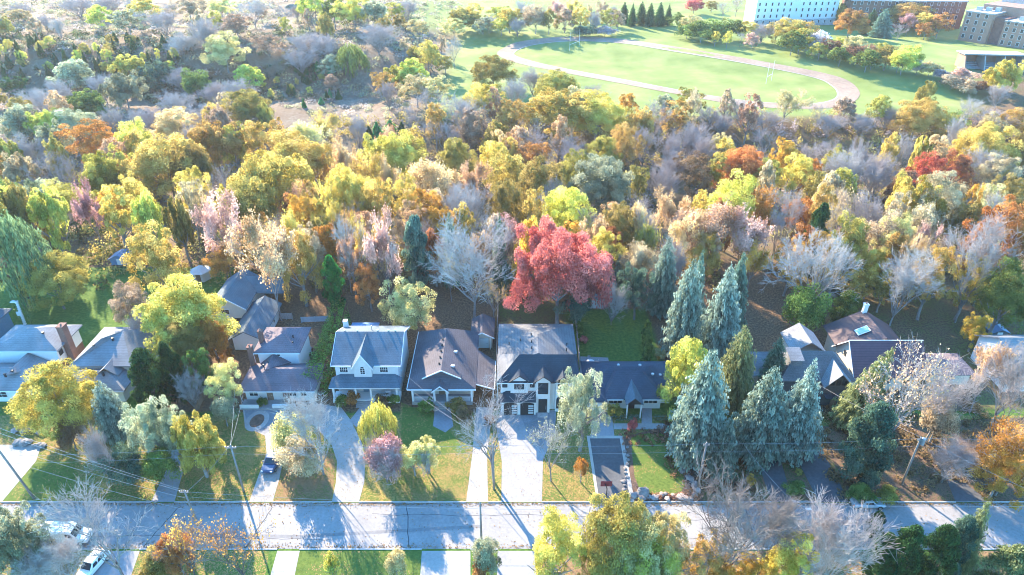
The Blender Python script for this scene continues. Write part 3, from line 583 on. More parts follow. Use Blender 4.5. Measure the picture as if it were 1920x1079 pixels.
t.build('trim',TRIM,h)
pe=MB(); pe.slab([(-13.6,89.9,3.3),(RX-.2,89.9,4.55),(RX-.2,92,4.6),(-13.6,91,3.6)],.14); pe.slab([(RX-.2,89.9,4.554),(-10.8,89.9,3.304),(-10.8,91,3.604),(RX-.2,92,4.604)],.14); pe.build('entry_roof',S_BRN,h)
t=MB(); rakes(t,(-13.7,89.9,3.3),(RX-.2,89.9,4.58),(-10.7,89.9,3.3),(0,-1,0),.22,.1); t.build('entry_trim',TRIM,h)
p=MB().box(-17.2,-6.8,90.5,92.55,0,.7); p.box(-17.3,-13.4,90.72,90.86,3.0,3.24).box(-11,-6.6,90.72,90.86,3.0,3.24); p.build('porch',CONC2,h)
for x in(-17,-13.3,-11.1,-6.9): MB().box(x-.17,x+.17,90.6,90.94,.7,3.24).build('porch_post',TRIM,h)
for a_,b_ in((-16.8,-13.5),(-10.9,-7.1)):
    q2=MB().box(a_,b_,90.72,90.82,1.5,1.6)
    for i in range(int((b_-a_)/.16)): q2.box(a_+.04+i*.16,a_+.13+i*.16,90.74,90.8,.75,1.5)
    q2.build('railing',TRIM,h)
for x in(-15.2,-8.7): window(h,(x,92.58,2.1),'S',2.0,1.3)
d=MB().box(-12.7,-11.7,92.4,92.56,.72,2.85).build('door',WOODB,h); MB().disc((-11.85,92.36,1.75),(0,1,0),.06,.08,8).build('handle',METAL,d)
s=MB()
for i in range(4): s.box(-13.2,-11.2,90.5-.34*(i+1),90.5-.34*i,0,.7-.17*(i+1)+.02)
s.build('step',CONC,h)
cp=MB(); cp.slab([(-6.2,92.0,3.45),(-3.05,92.0,2.35),(-3.05,99.9,2.35),(-6.2,101.8,3.45)],.16); cp.build('carport_roof',S_BRN,h); t=MB().prism([(-6.2,91.98,3.46),(-3.05,91.98,2.36),(-3.05,91.98,2.14),(-6.2,91.98,3.24)],(0,-.1,0)); t.box(-3.04,-2.93,92,99.9,2.15,2.36); t.build('carport_trim',TRIM,h)
for y in(92.3,99.5): MB().box(-3.35,-3.2,y-.08,y+.08,0,2.2).build('carport_post',TRIM,h)
vents(h,[(-12.5,y,6.35) for y in(93.8,95.6,97.4,99.2,101)],BLACK,.13,.2); vents(h,[(-10.2,94,5.6),(-10.0,98.2,5.55)],METAL,.28,.2,'skylight_vent')
g=thing('garden_shed','brown-roofed back-garden shed with a white gable front beside the craftsman house','shed',(-5.7,109.5,0)); 
MB().box(-7.6,-3.8,107.2,113,0,2.6).prism([(-7.6,107.2,2.6),(-3.8,107.2,2.6),(-5.7,107.2,3.7)],(0,.2,0)).build('wall',CREAM,g); r=MB(); gable_y(r,-8,-3.4,106.6,113.3,2.7,3.95,.14); r.build('roof',S_BRN,g); t=MB(); rakes(t,(-8.05,106.6,2.7),(-5.7,106.6,3.97),(-3.35,106.6,2.7),(0,-1,0),.2,.1); t.build('trim',TRIM,g); f=MB().box(-7.0,-4.5,107.02,107.16,.05,2.3).build('door',mat('door_pale_blue',(.42,.55,.60),.6,.05,2),g); MB().disc((-4.8,107,1.1),(0,1,0),.07,.06,8).build('handle',BLACK,f); MB().box(-4.25,-4.1,106.65,106.8,0,2.65).build('post',TRIM,g)
# --- modern white house, charcoal roof
h=house('house','modern white two-storey house with charcoal roof, three front gables and two garage doors',(4,96,0))
w=MB().box(-1.9,10.9,89.4,105.6,0,6.2); w.box(4.0,6.35,88.5,89.4,0,6.9); w.box(7.3,9.6,88.8,89.4,0,6.6); w.box(-.25,2.7,89.0,89.4,3.9,6.5); w.box(-1.9,4.0,88.0,89.4,0,3.05)
w.prism([(4.0,88.5,6.9),(6.35,88.5,6.9),(5.17,88.5,7.75)],(0,.3,0)); w.prism([(7.3,88.8,6.6),(9.6,88.8,6.6),(8.45,88.8,7.5)],(0,.3,0)); w.prism([(-.25,89.0,6.5),(2.7,89.0,6.5),(1.2,89.0,7.6)],(0,.3,0)); w.build('wall',WHITEP,h)
r=MB().hip(-2.5,11.4,88.8,96.6,6.3,9.1,(1.3,92.8),(10.6,92.8)); ro=r.build('roof',S_BLK,h); r=MB().hip(-2.5,11.4,93.0,106.1,6.32,8.95,(4.5,93.4),(4.5,99),.24); r.build('rear_roof',S_MID,ro)  # rear roof takes the paler copy, its sunlit tone put into the colour
MB().poly([(-2.56,88.78,6.33),(1.28,92.8,9.14),(-2.56,96.62,6.33)]).poly([(-2.56,96.62,6.31),(1.28,92.8,9.12),(-2.56,88.78,6.31)]).build('lit_side_slope',S_MID,ro)  # pale sheet on the left hip, painting its sunlit side
def fgable(x0,x1,yf,ez,rz,yb,yr):
    m=(x0+x1)/2; q=MB(); q.slab([(x0,yf,ez),(m,yf,rz),(m,yr,rz+.03),(x0,yb,ez+.05)],.14); q.slab([(m,yf,rz+.004),(x1,yf,ez+.004),(x1,yb,ez+.054),(m,yr,rz+.034)],.14); q.build('gable_roof',S_BLK,ro); t=MB(); rakes(t,(x0,yf,ez),(m,yf,rz+.02),(x1,yf,ez),(0,-1,0),.15,.08); t.build('gable_trim',BLACK,ro)
fgable(3.6,6.75,88.2,6.75,8.0,89.6,92.4); fgable(6.9,10.0,88.5,6.45,7.7,89.4,91.4); fgable(-.6,3.05,88.7,6.4,7.75,89.5,91.3)
lr=MB(); lr.slab([(-2.3,87.6,3.15),(4.0,87.6,3.15),(4.0,89.38,4.05),(-1.0,89.38,4.05)],.16); lr.slab([(-2.3,87.6,3.15),(-1.0,89.38,4.05),(-2.3,89.38,3.15)],.16); lr.build('garage_roof',S_BLK,h)
for x in(-.25,2.55):
    d=MB().box(x-1.15,x+1.15,87.9,88.02,.05,2.35); d=d.build('garage_door',BLACK,h); g=MB()
    for i in range(4): g.box(x+.2,x+1.05,87.86,87.93,.35+i*.5,.65+i*.5)
    g.build('pane',mat('glass_frosted',(.45,.50,.52),.3,.05,2),d)
    MB().prism([(x-1.2,87.98,2.35)]+[(x+1.2*math.cos(a),87.98,2.35+.28*math.sin(a)) for a in[math.pi*(8-i)/8 for i in range(9)]][1:-1]+[(x+1.2,87.98,2.35)],(0,-.05,0)).build('door_arch',BLACK,h)
window(h,(1.2,89,5.5),'S',1.5,1.35,BLACK,2,1); window(h,(8.45,88.8,5.3),'S',1.5,1.7,BLACK,2,1,True); window(h,(8.45,88.8,1.7),'S',1.8,1.7,BLACK,2,1,True); window(h,(5.17,88.5,5.3),'S',1.5,2.1,BLACK,1,2); window(h,(-1.2,89.4,5.5),'S',.7,1.2,BLACK,1,1); window(h,(3.4,89.4,5.5),'S',.6,1.2,BLACK,1,1)
d=MB().box(4.45,5.9,88.36,88.5,.1,3.0).build('door',BLACK,h); MB().box(5.7,5.76,88.28,88.35,.9,1.7).build('handle',METAL,d); MB().box(4.3,6.05,87.3,88.45,0,.16).build('step',STONE,h)
vents(h,[(x,y,z) for x,y,z in((3.4,95.2,8.5),(3.4,97,8.5),(3.4,99.2,8.45),(-.5,98.5,7.0),(1.5,98.5,7.8),(9.5,96.5,7.2),(9.7,98.3,7.0))],BLACK,.09,.4); 
# --- navy hip bungalow
h=house('house','low bungalow with navy-grey hip roof and a white garage wall, behind the dark asphalt driveway',(19,94,0))
MB().box(13.2,27.2,91,98.4,0,2.85).box(12.9,15.3,88.6,91,0,2.8).box(16.5,25.3,89.6,91,0,2.85).build('wall',WHITEP,h)
r=MB().hip(12.4,28.1,90.4,99.0,2.95,5.5,(17,94.2),(23.4,94.2)); ro=r.build('roof',S_NAVY,h); MB().hip(15.4,25.6,88.5,94.4,2.98,5.52,(18.0,93.0),(22.2,93.0),.2).build('front_roof',S_NAVY,ro); MB().hip(12.3,15.9,87.9,92.2,2.96,4.2,(14.1,89.7),(14.1,91.5),.2).build('garage_roof',S_NAVY,ro)
q=MB(); q.slab([(18.9,86.9,3.1),(20.3,86.9,4.5),(20.3,91.5,4.9),(18.9,88.7,3.2)],.14); q.slab([(20.3,86.9,4.504),(21.8,86.9,3.104),(21.8,88.7,3.204),(20.3,91.5,4.904)],.14); q.build('entry_roof',S_BLUE,ro)
MB().prism([(19.1,87.1,3.0),(21.6,87.1,3.0),(20.3,87.1,4.3)],(0,.15,0)).build('gable_wall',BLACK,h)
for x in(19.2,21.5): MB().box(x-.1,x+.1,87.05,87.25,0,3.0).build('porch_post',TRIM,h)
window(h,(17.6,89.6,1.7),'S',2.2,1.0,TRIM,3,1); window(h,(23.6,89.6,1.7),'S',2.2,1.0,TRIM,3,1); d=MB().box(19.8,20.9,89.45,89.6,.1,2.3).build('door',BLACK,h); MB().disc((20.75,89.4,1.1),(0,1,0),.05,.08,8).build('handle',METAL,d)
MB().box(14,15.2,88.48,88.6,.1,2.2).build('garage_door',TRIM,h); vents(h,[(22.2,94.6,5.3),(24.2,93,4.6),(25.6,93.3,4.2),(18.5,94.8,5.2)],METAL,.2,.2)
# --- purple-brown split-level
h=house('house','split-level bungalow with purple-brown hip roofs and two brick chimneys',(-40,97,0))
MB().box(-46,-34.4,91.6,98.2,0,2.9).box(-45.3,-38.2,98.2,105.2,0,5.7).build('wall',WHITEP,h)
ro=MB().hip(-46.8,-33.6,90.6,98.3,3,4.9,(-42.4,94.3),(-36.2,94.3)).build('roof',S_PUR,h); r=MB(); r.slab([(-45.2,98.3,3.1),(-42.5,93.6,5.25),(-42.5,98.3,5.35)],.15); r.slab([(-42.5,93.6,5.254),(-39.6,98.3,3.3),(-42.5,98.3,5.354)],.15); r.build('cross_roof',S_PUR,ro)
MB().hip(-46.0,-37.6,97.7,105.8,5.8,7.7,(-41.3,101.2),(-41.3,102.6)).build('upper_roof',S_PUR,ro)
chimney(h,-46.2,97.6,0,7.2,.75,.9); chimney(h,-45.1,100.6,5,8.4,.7,.8)
window(h,(-44.6,91.6,1.7),'S',1.4,1.1); window(h,(-38.4,91.6,1.7),'S',2.2,1.1); window(h,(-36,91.6,1.7),'S',1.0,1.1); window(h,(-42,98.2,5.1),'S',1.2,.7); MB().box(-46.5,-39,89.2,91.6,0,.3).build('porch',CONC2,h); d=MB().box(-42.3,-41.3,91.46,91.6,.32,2.4).build('door',WOODB,h); MB().disc((-41.45,91.42,1.3),(0,1,0),.05,.06,8).build('handle',METAL,d)
MB().box(-39.3,-38.4,90.9,91.55,0,2.7).build('brick_pier',BRICK,h); q=MB().box(-46.4,-43.2,89.25,89.4,.3,1.0).build('railing',TRIM,h); MB().box(-40.9,-37,89.3,89.7,.0,.9).build('planter',TRIM,h)
vents(h,[(-43.3,95,5.0),(-42.6,95.6,5.2),(-39.5,101,7.0),(-39.2,99.6,6.6)],BLACK,.12,.2)
# --- white back house with twin gables
h=house('house','white back house with two long slate gable roofs, behind the split-level bungalow',(-54,114,0))
MB().box(-60.5,-53.5,115,126,0,4.2).prism([(-60.5,115,4.2),(-53.5,115,4.2),(-57,115,6.6)],(0,.2,0)).box(-53.3,-48,106.5,118.5,0,2.7).prism([(-53.3,106.5,2.7),(-48,106.5,2.7),(-50.6,106.5,4.2)],(0,.2,0)).prism([(-53.3,118.3,2.7),(-48,118.3,2.7),(-50.6,118.3,4.2)],(0,.2,0)).build('wall',WHITE,h)
r=MB(); gable_y(r,-61,-53,114.3,126.5,4.2,6.9,.18); ro=r.build('roof',S_BLUE,h); r=MB(); gable_y(r,-53.9,-47.4,105.9,119,2.75,4.6,.18); r.build('wing_roof',S_BLUE,ro); r=MB(); gable_x(r,-57,-47.5,121,127,4.0,6.3,.18); r.build('rear_roof',S_BLUE,ro)
t=MB(); rakes(t,(-61.05,114.3,4.2),(-57,114.3,6.92),(-52.95,114.3,4.2),(0,-1,0),.25,.1); t.build('trim',TRIM,h); window(h,(-57.6,115,3.2),'S',1.6,1.0); window(h,(-55.2,115,1.1),'S',1.9,1.0,GLASS); window(h,(-48,110,1.5),'E',.9,1.2); window(h,(-48,114.5,1.5),'E',.9,1.2)
# --- two grey hip-roofed houses on the left
h=house('house','grey hip-roofed house with a tall red-brick chimney, second from the left edge',(-87,98,0))
MB().box(-92.5,-81.4,98.6,105.7,2.7,5.9).box(-94.5,-82,91.4,98.6,0,2.9).build('wall',WHITEP,h); MB().box(-92.45,-81.45,98.65,105.65,0,2.7).build('brick_base',BRICK,h)
ro=MB().hip(-93.2,-80.7,98,106.3,6,8.2,(-87.2,102.1),(-86.0,102.1)).build('roof',S_GREY,h); MB().hip(-95.2,-81.2,90.7,98.5,3,4.8,(-91,94.6),(-85.5,94.6)).build('front_roof',S_GREY,ro); r=MB(); r.slab([(-89.2,98.4,3.2),(-86.4,92.2,5.2),(-86.4,98.4,5.3)],.15); r.slab([(-86.4,92.2,5.204),(-82.4,98.4,3.1),(-86.4,98.4,5.304)],.15); r.build('cross_roof',S_GREY,ro)
chimney(h,-80.7,101.2,0,9.2,1.1,1.4); window(h,(-81.4,99.6,4.6),'E',.9,.8,BLACK,2,1); window(h,(-88,91.4,1.6),'S',1.8,1.1); window(h,(-92,91.4,1.6),'S',1.5,1.1); vents(h,[(-84.5,101.2,7.5),(-86.1,93.4,4.9),(-86.9,92.6,4.8)],BLACK,.2,.25)
MB().box(-84.9,-83.9,91.26,91.4,.1,2.2).build('door',WOODB,h)
h=house('house','grey hip-roofed house behind the mustard dome shrub, its right end hidden by dark evergreens',(-73,97,0))
MB().box(-76.5,-67.2,95.6,106.4,0,4.9).box(-79.4,-67,91.4,95.6,0,2.8).build('wall',WHITEP,h); ro=MB().hip(-77.2,-66.4,94.9,107,5,7.6,(-73.2,99.5),(-70.5,102)).build('roof',S_GREY,h); MB().hip(-80.2,-66.2,90.7,97.5,2.95,4.7,(-76.5,94),(-70.2,94)).build('front_roof',S_GREY,ro)
r=MB(); gable_y(r,-72.3,-68.2,93.5,99,4.0,5.6,.15); r.build('cross_roof',S_GREY,ro); window(h,(-77.5,91.4,1.6),'S',1.6,1.1); window(h,(-72.5,91.4,1.6),'S',1.8,1.1); MB().box(-69.8,-68.8,91.26,91.4,.1,2.2).build('door',WOODB,h); vents(h,[(-71.5,100,7.1),(-74.2,98.5,6.7),(-70.5,93.2,4.5)],BLACK,.18,.22)
h=house('house','slate-blue house cut off by the left edge, beside the shaded back lawn',(-103,106,0)); MB().box(-112,-98.6,100,112,0,5.6).build('wall',DOORB,h); MB().hip(-112.8,-98,99.4,112.6,5.6,8,(-107,106),(-103.5,106)).build('roof',S_BLUE,h); window(h,(-98.6,104,3.5),'E',1,1.1)
# --- grey-roofed house on the right with dormers, and the purple barn-like house
h=house('house','grey-roofed dark house with small dormer gables, left of the purple-roofed house',(53,96,0))
MB().box(46.5,57.8,92.2,98.6,0,4.4).box(52.9,57.4,90.4,92.2,0,4.4).prism([(52.9,90.4,4.4),(57.4,90.4,4.4),(55.1,90.4,6.9)],(0,.2,0)).build('wall',DARKW,h); ro=MB().hip(45.8,58.6,91.5,99.3,4.5,8,(49.0,95.3),(55.2,95.3)).build('roof',S_MID,h)
r=MB(); r.slab([(52.6,89.8,4.3),(55.1,89.8,7.1),(55.1,94.4,7.2),(52.6,91.5,4.5)],.15); r.slab([(55.1,89.8,7.104),(57.7,89.8,4.3),(57.7,91.5,4.5),(55.1,94.4,7.204)],.15); r.build('front_gable_roof',S_GREY,ro)
for i in range(3): window(h,(54.1+i*1.0,90.4,5.0),'S',.6,.95,BLACK,1,1)
r=MB().box(47.6,49.6,93.4,95.0,6.2,7.5); r.slab([(47.4,93.1,7.5),(49.8,93.1,7.5),(49.8,96,8.3),(47.4,96,8.3)],.14); r.build('dormer',S_GREY,h)
w=MB().box(50.6,56,99.3,104.6,0,5.0).build('rear_wing',CREAM,h); r=MB(); gable_y(r,50.2,56.4,98.9,105.2,5.0,7.2,.16); r.build('rear_roof',S_GREY,ro); r=MB(); gable_x(r,41,47.5,94,101,3.6,6.2,.16); r.build('side_roof',S_GREY,ro); MB().box(41.5,46.5,94.6,100.4,0,3.5).build('side_wall',CREAM,h); MB().box(53,57,89.0,90.4,2.5,2.65).build('porch_roof',S_BLK,h); d=MB().box(54.6,55.6,90.26,90.4,.1,2.2).build('door',WOODB,h)
window(h,(49.5,92.2,2.8),'S',1.4,1.1)
h=house('house','barn-like house with purple metal roofs, a cream side wall and a skylight',(65,100,0))
MB().box(60,71.5,94.6,102.4,0,4.0).prism([(60,94.6,4.0),(60,102.4,4.0),(60,98.2,7.8)],(.2,0,0)).box(60.2,70.3,102.4,107,0,4.6).build('wall',CREAM,h)
r=MB(); gable_x(r,59.4,72.4,93.6,103,3.5,8.1,.16,98.2); ro=r.build('roof',M_PUR,h); r=MB(); r.slab([(59.0,101.5,4.9),(66,98.3,8.5),(66,107.6,8.5),(59.2,107.6,4.9)],.16); r.slab([(66,98.3,8.504),(71.4,101.6,5.2),(71.4,107.6,5.2),(66,107.6,8.504)],.16); r.build('rear_roof',M_BRN,ro)
t=MB(); rakes(t,(59.4,93.6,3.5),(59.4,98.2,8.12),(59.4,103,3.5),(-1,0,0),.22,.08); t.box(59.4,72.4,98.13,98.27,8.1,8.2); t.build('trim',TRIM,h); sk=MB().prism([(62.6,101.3,6.95),(64.6,101.3,8.0),(64.6,103,8.0),(62.6,103,6.95)],(0,0,.12)).build('skylight',TRIM,h); MB().prism([(62.8,101.5,7.2),(64.4,101.5,8.04),(64.4,102.8,8.04),(62.8,102.8,7.2)],(0,0,.03)).build('pane',mat('glass_sky',(.30,.45,.50),.1,.05,1,spec=.6),sk)
chimney(h,65.8,107,4,10,.7,.7,WHITEP); window(h,(60,99.3,4.6),'W',.6,.8,BLACK,1,1); window(h,(66,94.6,2),'S',1.5,1.2); d=MB().box(69,70,94.46,94.6,.1,2.2).build('door',WOODB,h)
h=house('house','low house with a flat pinkish roof, mostly hidden by bare branches at the right',(78,98,0)); MB().box(74.6,81.5,96,101.2,0,2.6).build('wall',CREAM,h); MB().hip(74,82.2,95.4,101.8,2.7,3.6,(76,98.6),(80.4,98.6)).build('roof',S_PUR,h); window(h,(78,96,1.5),'S',1.5,1)
h=house('house','white gabled house cut off by the right edge',(92,98,0)); MB().box(86.8,97,94,104,0,5).prism([(86.8,94,5),(86.8,104,5),(86.8,99,8)],(.2,0,0)).build('wall',WHITEP,h); r=MB(); gable_x(r,86.2,98,93.4,104.6,4.9,8.2); r.build('roof',S_GREY,h); window(h,(86.8,99,4),'W',1,1.2); window(h,(90,94,3),'S',1.4,1.2)
def gutter(nm,segs):
    hs=[o for o in bpy.data.objects if o.get('label','').startswith(nm)][0]
    for a,b in segs:
        a,b=Vector(a),Vector(b); MB().bar(a,b,.09,.09,6).build('gutter',TRIM,hs); c=a+(b-a)*.02; MB().bar(c,Vector((c.x,c.y+.5,.1)),.05,.05,6).build('downspout',TRIM,hs)
gutter('split-level',[((-46.8,90.5,2.85),(-33.6,90.5,2.85)),((-46,97.6,5.65),(-37.6,97.6,5.65))]); gutter('modern white',[((-2.5,88.7,6.15),(3.5,88.7,6.15)),((6.9,88.72,6.15),(11.4,88.72,6.15))]); gutter('low bungalow',[((21.9,88.42,2.85),(25.6,88.42,2.85)),((15.4,88.42,2.85),(18.7,88.42,2.85))]); gutter('grey hip-roofed house with',[((-95.2,90.6,2.85),(-81.2,90.6,2.85)),((-93.2,97.9,5.85),(-80.7,97.9,5.85))]); gutter('grey hip-roofed house behind',[((-80.2,90.6,2.8),(-66.2,90.6,2.8))]); gutter('white gabled',[((86.2,93.3,4.75),(98,93.3,4.75))])
# patio behind the bungalow
flat('patio',[(12.4,99.2),(18.2,99.2),(18.2,104),(13,104.4)],.02,CONC2,px=False)
g=thing('patio_table','round white table on the patio behind the blue-roofed bungalow','table',(14.6,101.8,.02)); MB().bar((14.6,101.8,.74),(14.6,101.8,.79),.75,.75,20).build('tabletop',TRIM,g); MB().bar((14.6,101.8,.07),(14.6,101.8,.74),.09,.06,8).build('leg',METAL,g); MB().bar((14.6,101.8,.02),(14.6,101.8,.07),.35,.35,12).build('base',METAL,g)
for x,y,l in ((13.3,101.6,'patio chair left of the round white table'),(15.9,102.1,'patio chair right of the round white table'),(14.5,103.1,'patio chair behind the round white table')):
    g=thing('patio_chair',l,'chair',(x,y,.02),'chairs on the bungalow patio'); MB().box(x-.26,x+.26,y-.26,y+.26,.42,.48).build('seat',METAL,g); d=Vector((x-14.6,y-101.8,0)).normalized()*.26; MB().box(x+d.x-.05-abs(d.y)*.8,x+d.x+.05+abs(d.y)*.8,y+d.y-.05-abs(d.x)*.8,y+d.y+.05+abs(d.x)*.8,.48,.95).build('backrest',METAL,g)
    for a in(-.22,.22):
        for c in(-.22,.22): MB().box(x+a-.025,x+a+.025,y+c-.025,y+c+.025,.02,.42).build('leg',METAL,g)
# ---------------------------------------------------------------- sheds, huts and tents
g=thing('garden_hut','small white hexagonal garden hut at the edge of the woods behind the white back house','shed',tuple(PT(380,523)),None); c=g.location; pts=[(c.x+2.0*math.cos(a),c.y+2.0*math.sin(a)) for a in[math.pi/3*i for i in range(6)]]
MB().prism([(x,y,0) for x,y in pts],(0,0,2.2)).build('wall',WHITE,g); r=MB(); apex=(c.x,c.y,3.3); o6=[(c.x+2.5*math.cos(a),c.y+2.5*math.sin(a),2.2) for a in[math.pi/3*i for i in range(6)]]
for i in range(6): r.poly([o6[i],o6[(i+1)%6],apex])
r.poly(o6[::-1]); r.build('roof',mat('roof_pale',(.55,.55,.54),.8,.08,2),g); MB().box(c.x-.5,c.x+.5,c.y-1.86,c.y-1.74,.1,1.9).build('door',WOODB,g)
def gshed(label,name,px,py,w,d,hh,rm,wm,cat='shed',rz=.8):
    p=PT(px,py); g=thing(name,label,cat,tuple(p)); x,y,z=p; MB().box(x-w/2,x+w/2,y-d/2,y+d/2,z,z+hh).prism([(x-w/2,y-d/2,z+hh),(x+w/2,y-d/2,z+hh),(x,y-d/2,z+hh+rz-.12)],(0,d,0)).build('wall',wm,g); r=MB(); gable_y(r,x-w/2-.3,x+w/2+.3,y-d/2-.3,y+d/2+.3,z+hh,z+hh+rz,.1); r.build('roof',rm,g); q=MB().box(x-.5,x+.5,y-d/2-.06,y-d/2-.01,z+.05,z+min(1.9,hh)).build('door',TRIM,g); return g
TARP=mat('tarp_blue',(.13,.25,.42),.5,.15,1.5)
gshed('blue tarpaulin-covered shed at the end of the curved hedge','tarp_shed',231,492,4.0,3.0,1.6,TARP,TARP,rz=1.1); gshed('pale garden hut among shrubs behind the green back lawn','garden_hut',1112,572,3.2,3,1.9,S_GREY,WHITEP); gshed('small blue shed under the golden trees at the right edge','garden_shed',1862,632,3,2.6,1.9,TARP,DARKW)
g=thing('gazebo','blue-roofed gazebo just behind the white gabled house','gazebo',(-28.9,109.8,0)); c=g.location; r=MB(); r.hip(-31.6,-26.2,107.6,112.2,2.5,3.8,(-28.9,109.8),(-28.9,109.8)); r.build('roof',TARP,g)
for x in(-31.2,-26.6):
    for y in(108,111.8): MB().box(x-.08,x+.08,y-.08,y+.08,0,2.3).build('post',BLACK,g)
# ---------------------------------------------------------------- distant school buildings and the open-fronted pavilion
def block(root,c,ang,w,d,z0,hh,m,name='wall',parent=None):
    c=Vector(c); u=Vector((math.cos(ang),math.sin(ang),0)); v=Vector((-u.y,u.x,0)); p=[c+u*a+v*b+Vector((0,0,z0)) for a,b in((0,0),(w,0),(w,d),(0,d))]; o=MB().prism(p,(0,0,hh)).build(name,m,parent or root); return u,v
def winrow(root,c,u,n,w,ztop,rows,cols,ww,wh,z0,dz,m=None,skip=()):
    c=Vector(c)
    for i in range(rows):
        for j in range(cols):
            x=w*(j+.5)/cols; z=z0+dz*i
            if (i,j) in skip: continue
            a=c+u*(x-ww/2)+Vector((0,0,z))-n*.05; f=MB().prism([a,a+u*ww,a+u*ww+Vector((0,0,wh)),a+Vector((0,0,wh))],n*.13).build('window',m or TRIM,root)
            a=c+u*(x-ww/2+.12)+Vector((0,0,z+.12))+n*.06; MB().prism([a,a+u*(ww-.24),a+u*(ww-.24)+Vector((0,0,wh-.24)),a+Vector((0,0,wh-.24))],n*.05).build('pane',GLASS,f)
b=PT(1412,50); g=thing('dormitory','white six-storey block on a grey base, cut off by the upper edge','building',tuple(b),'distant buildings beyond the field'); z=b.z
u,v=block(g,b,.10,52,16,z-1,4.5,STONE,'base'); block(g,b+u*.1+v*.1,.10,51.8,15.8,z+3.5,18,WHITEP); winrow(g,b,u,-v,51,0,6,13,1.1,2.0,z+1.0,3.4,skip={(k,c) for k in(1,3,5) for c in(6,)})
b2=PT(1586,52); g=thing('school_building','long dark brick building with rows of tall white windows at the top right','building',tuple(b2),'distant buildings beyond the field'); u,v=block(g,b2,-.08,66,16,b2.z-1,16,mat('brick_dark',(.17,.09,.065),.9,.2,4)); winrow(g,b2,u,-v,64,0,4,16,1.5,2.2,b2.z+1.6,3.7); block(g,b2+u*-.4-v*.4,-.08,66.8,16.8,b2.z+15,.6,STONE,'roof')
b3=PT(1795,76); g=thing('school_building','pinkish brick school wing with projecting bays at the top right corner','building',tuple(b3),'distant buildings beyond the field')
u,v=block(g,b3,-.95,14,26,b3.z-1,16,BRICKP); winrow(g,b3,u,-v,13,0,4,3,1.6,2.3,b3.z+1.5,3.7); block(g,b3-u*.3-v*.3,-.95,14.6,26.6,b3.z+15,.5,CONC,'roof')
q=b3+u*14+v*3; block(g,q,-.95,6,20,b3.z-1,14.5,BRICK,'bay'); q2=q+u*6-v*2; block(g,q2,-.95,26,26,b3.z-1,13.5,BRICKP,'east_wing'); winrow(g,q2,u,-v,26,0,4,7,1.6,2.2,b3.z+1.2,3.3); block(g,q2-u*.3-v*.3,-.95,26.6,26.6,b3.z+12.5,.5,CONC,'roof'); block(g,b3+v*14+u*2,-.95,30,24,b3.z,18,BRICKP,'rear_block'); 
rr=b3+v*26+u*4; 
r=MB(); 
for s in(0,1): 
    a=[rr+Vector((0,0,16)),rr+u*30+Vector((0,0,16)),rr+u*30+v*9+Vector((0,0,21)),rr+v*9+Vector((0,0,21))] if s==0 else [rr+v*9+Vector((0,0,21.004)),rr+u*30+v*9+Vector((0,0,21.004)),rr+u*30+v*18+Vector((0,0,16.004)),rr+v*18+Vector((0,0,16.004))]
    r.slab(a,.4)
r.build('pitched_roof',S_BLUE,g); block(g,rr,-.95,30,18,0,15.7,BRICKP,'gable_block')
for bb,uu,ww,zz in ((b3,u,14,b3.z+15.5),(q2,u,26,b3.z+13)):
    vv=Vector((-uu.y,uu.x,0))
    for k in range(3): block(g,bb+uu*(ww*(.15+.28*k))+vv*(6+2*k),-.95,2.6,2.2,zz,1.8,METAL,'roof_unit')
b4=PT(1806,132); g=thing('pavilion','concrete open-fronted pavilion with slanted fins beside the playing field','pavilion',tuple(b4)); an=-.12; u=Vector((math.cos(an),math.sin(an),0)); v=Vector((-u.y,u.x,0)); Wd=25; z=b4.z
MB().prism([b4+v*9+Vector((0,0,-.5)),b4+u*Wd+v*9+Vector((0,0,-.5)),b4+u*Wd+v*9+Vector((0,0,6)),b4+v*9+Vector((0,0,6))],v*.4).build('wall',BRICKP,g)
MB().prism([b4-u*.8+v*1.5+Vector((0,0,6.3)),b4+u*(Wd+.8)+v*1.5+Vector((0,0,6.3)),b4+u*(Wd+.8)+v*10+Vector((0,0,6.1)),b4-u*.8+v*10+Vector((0,0,6.1))],(0,0,.5)).build('roof',CONC,g)
for i in range(4):
    a=b4+u*(Wd*i/3-.2*(i==3)); MB().prism([a-v*1.5+Vector((0,0,-.5)),a+v*9+Vector((0,0,-.5)),a+v*9+Vector((0,0,6)),a+v*2+Vector((0,0,6))],u*.4).build('fin',BRICKP if i==0 else CONC,g)
s=MB()
for i in range(4): a=b4+u*.4+v*(3+i*1.5)+Vector((0,0,-.4)); s.prism([a,a+u*(Wd-.6),a+u*(Wd-.6)+v*1.5,a+v*1.5],(0,0,.9+.5*i))
s.build('seating_steps',CONC2,g)
b5=PT(520,8); g=thing('distant_house','pale flat building glimpsed between trees at the top edge','building',tuple(b5),'distant buildings beyond the field'); block(g,b5,0,22,12,b5.z-1,6,WHITEP); block(g,b5-Vector((.5,.5,0)),0,23,13,b5.z+5,.4,CONC,'roof')
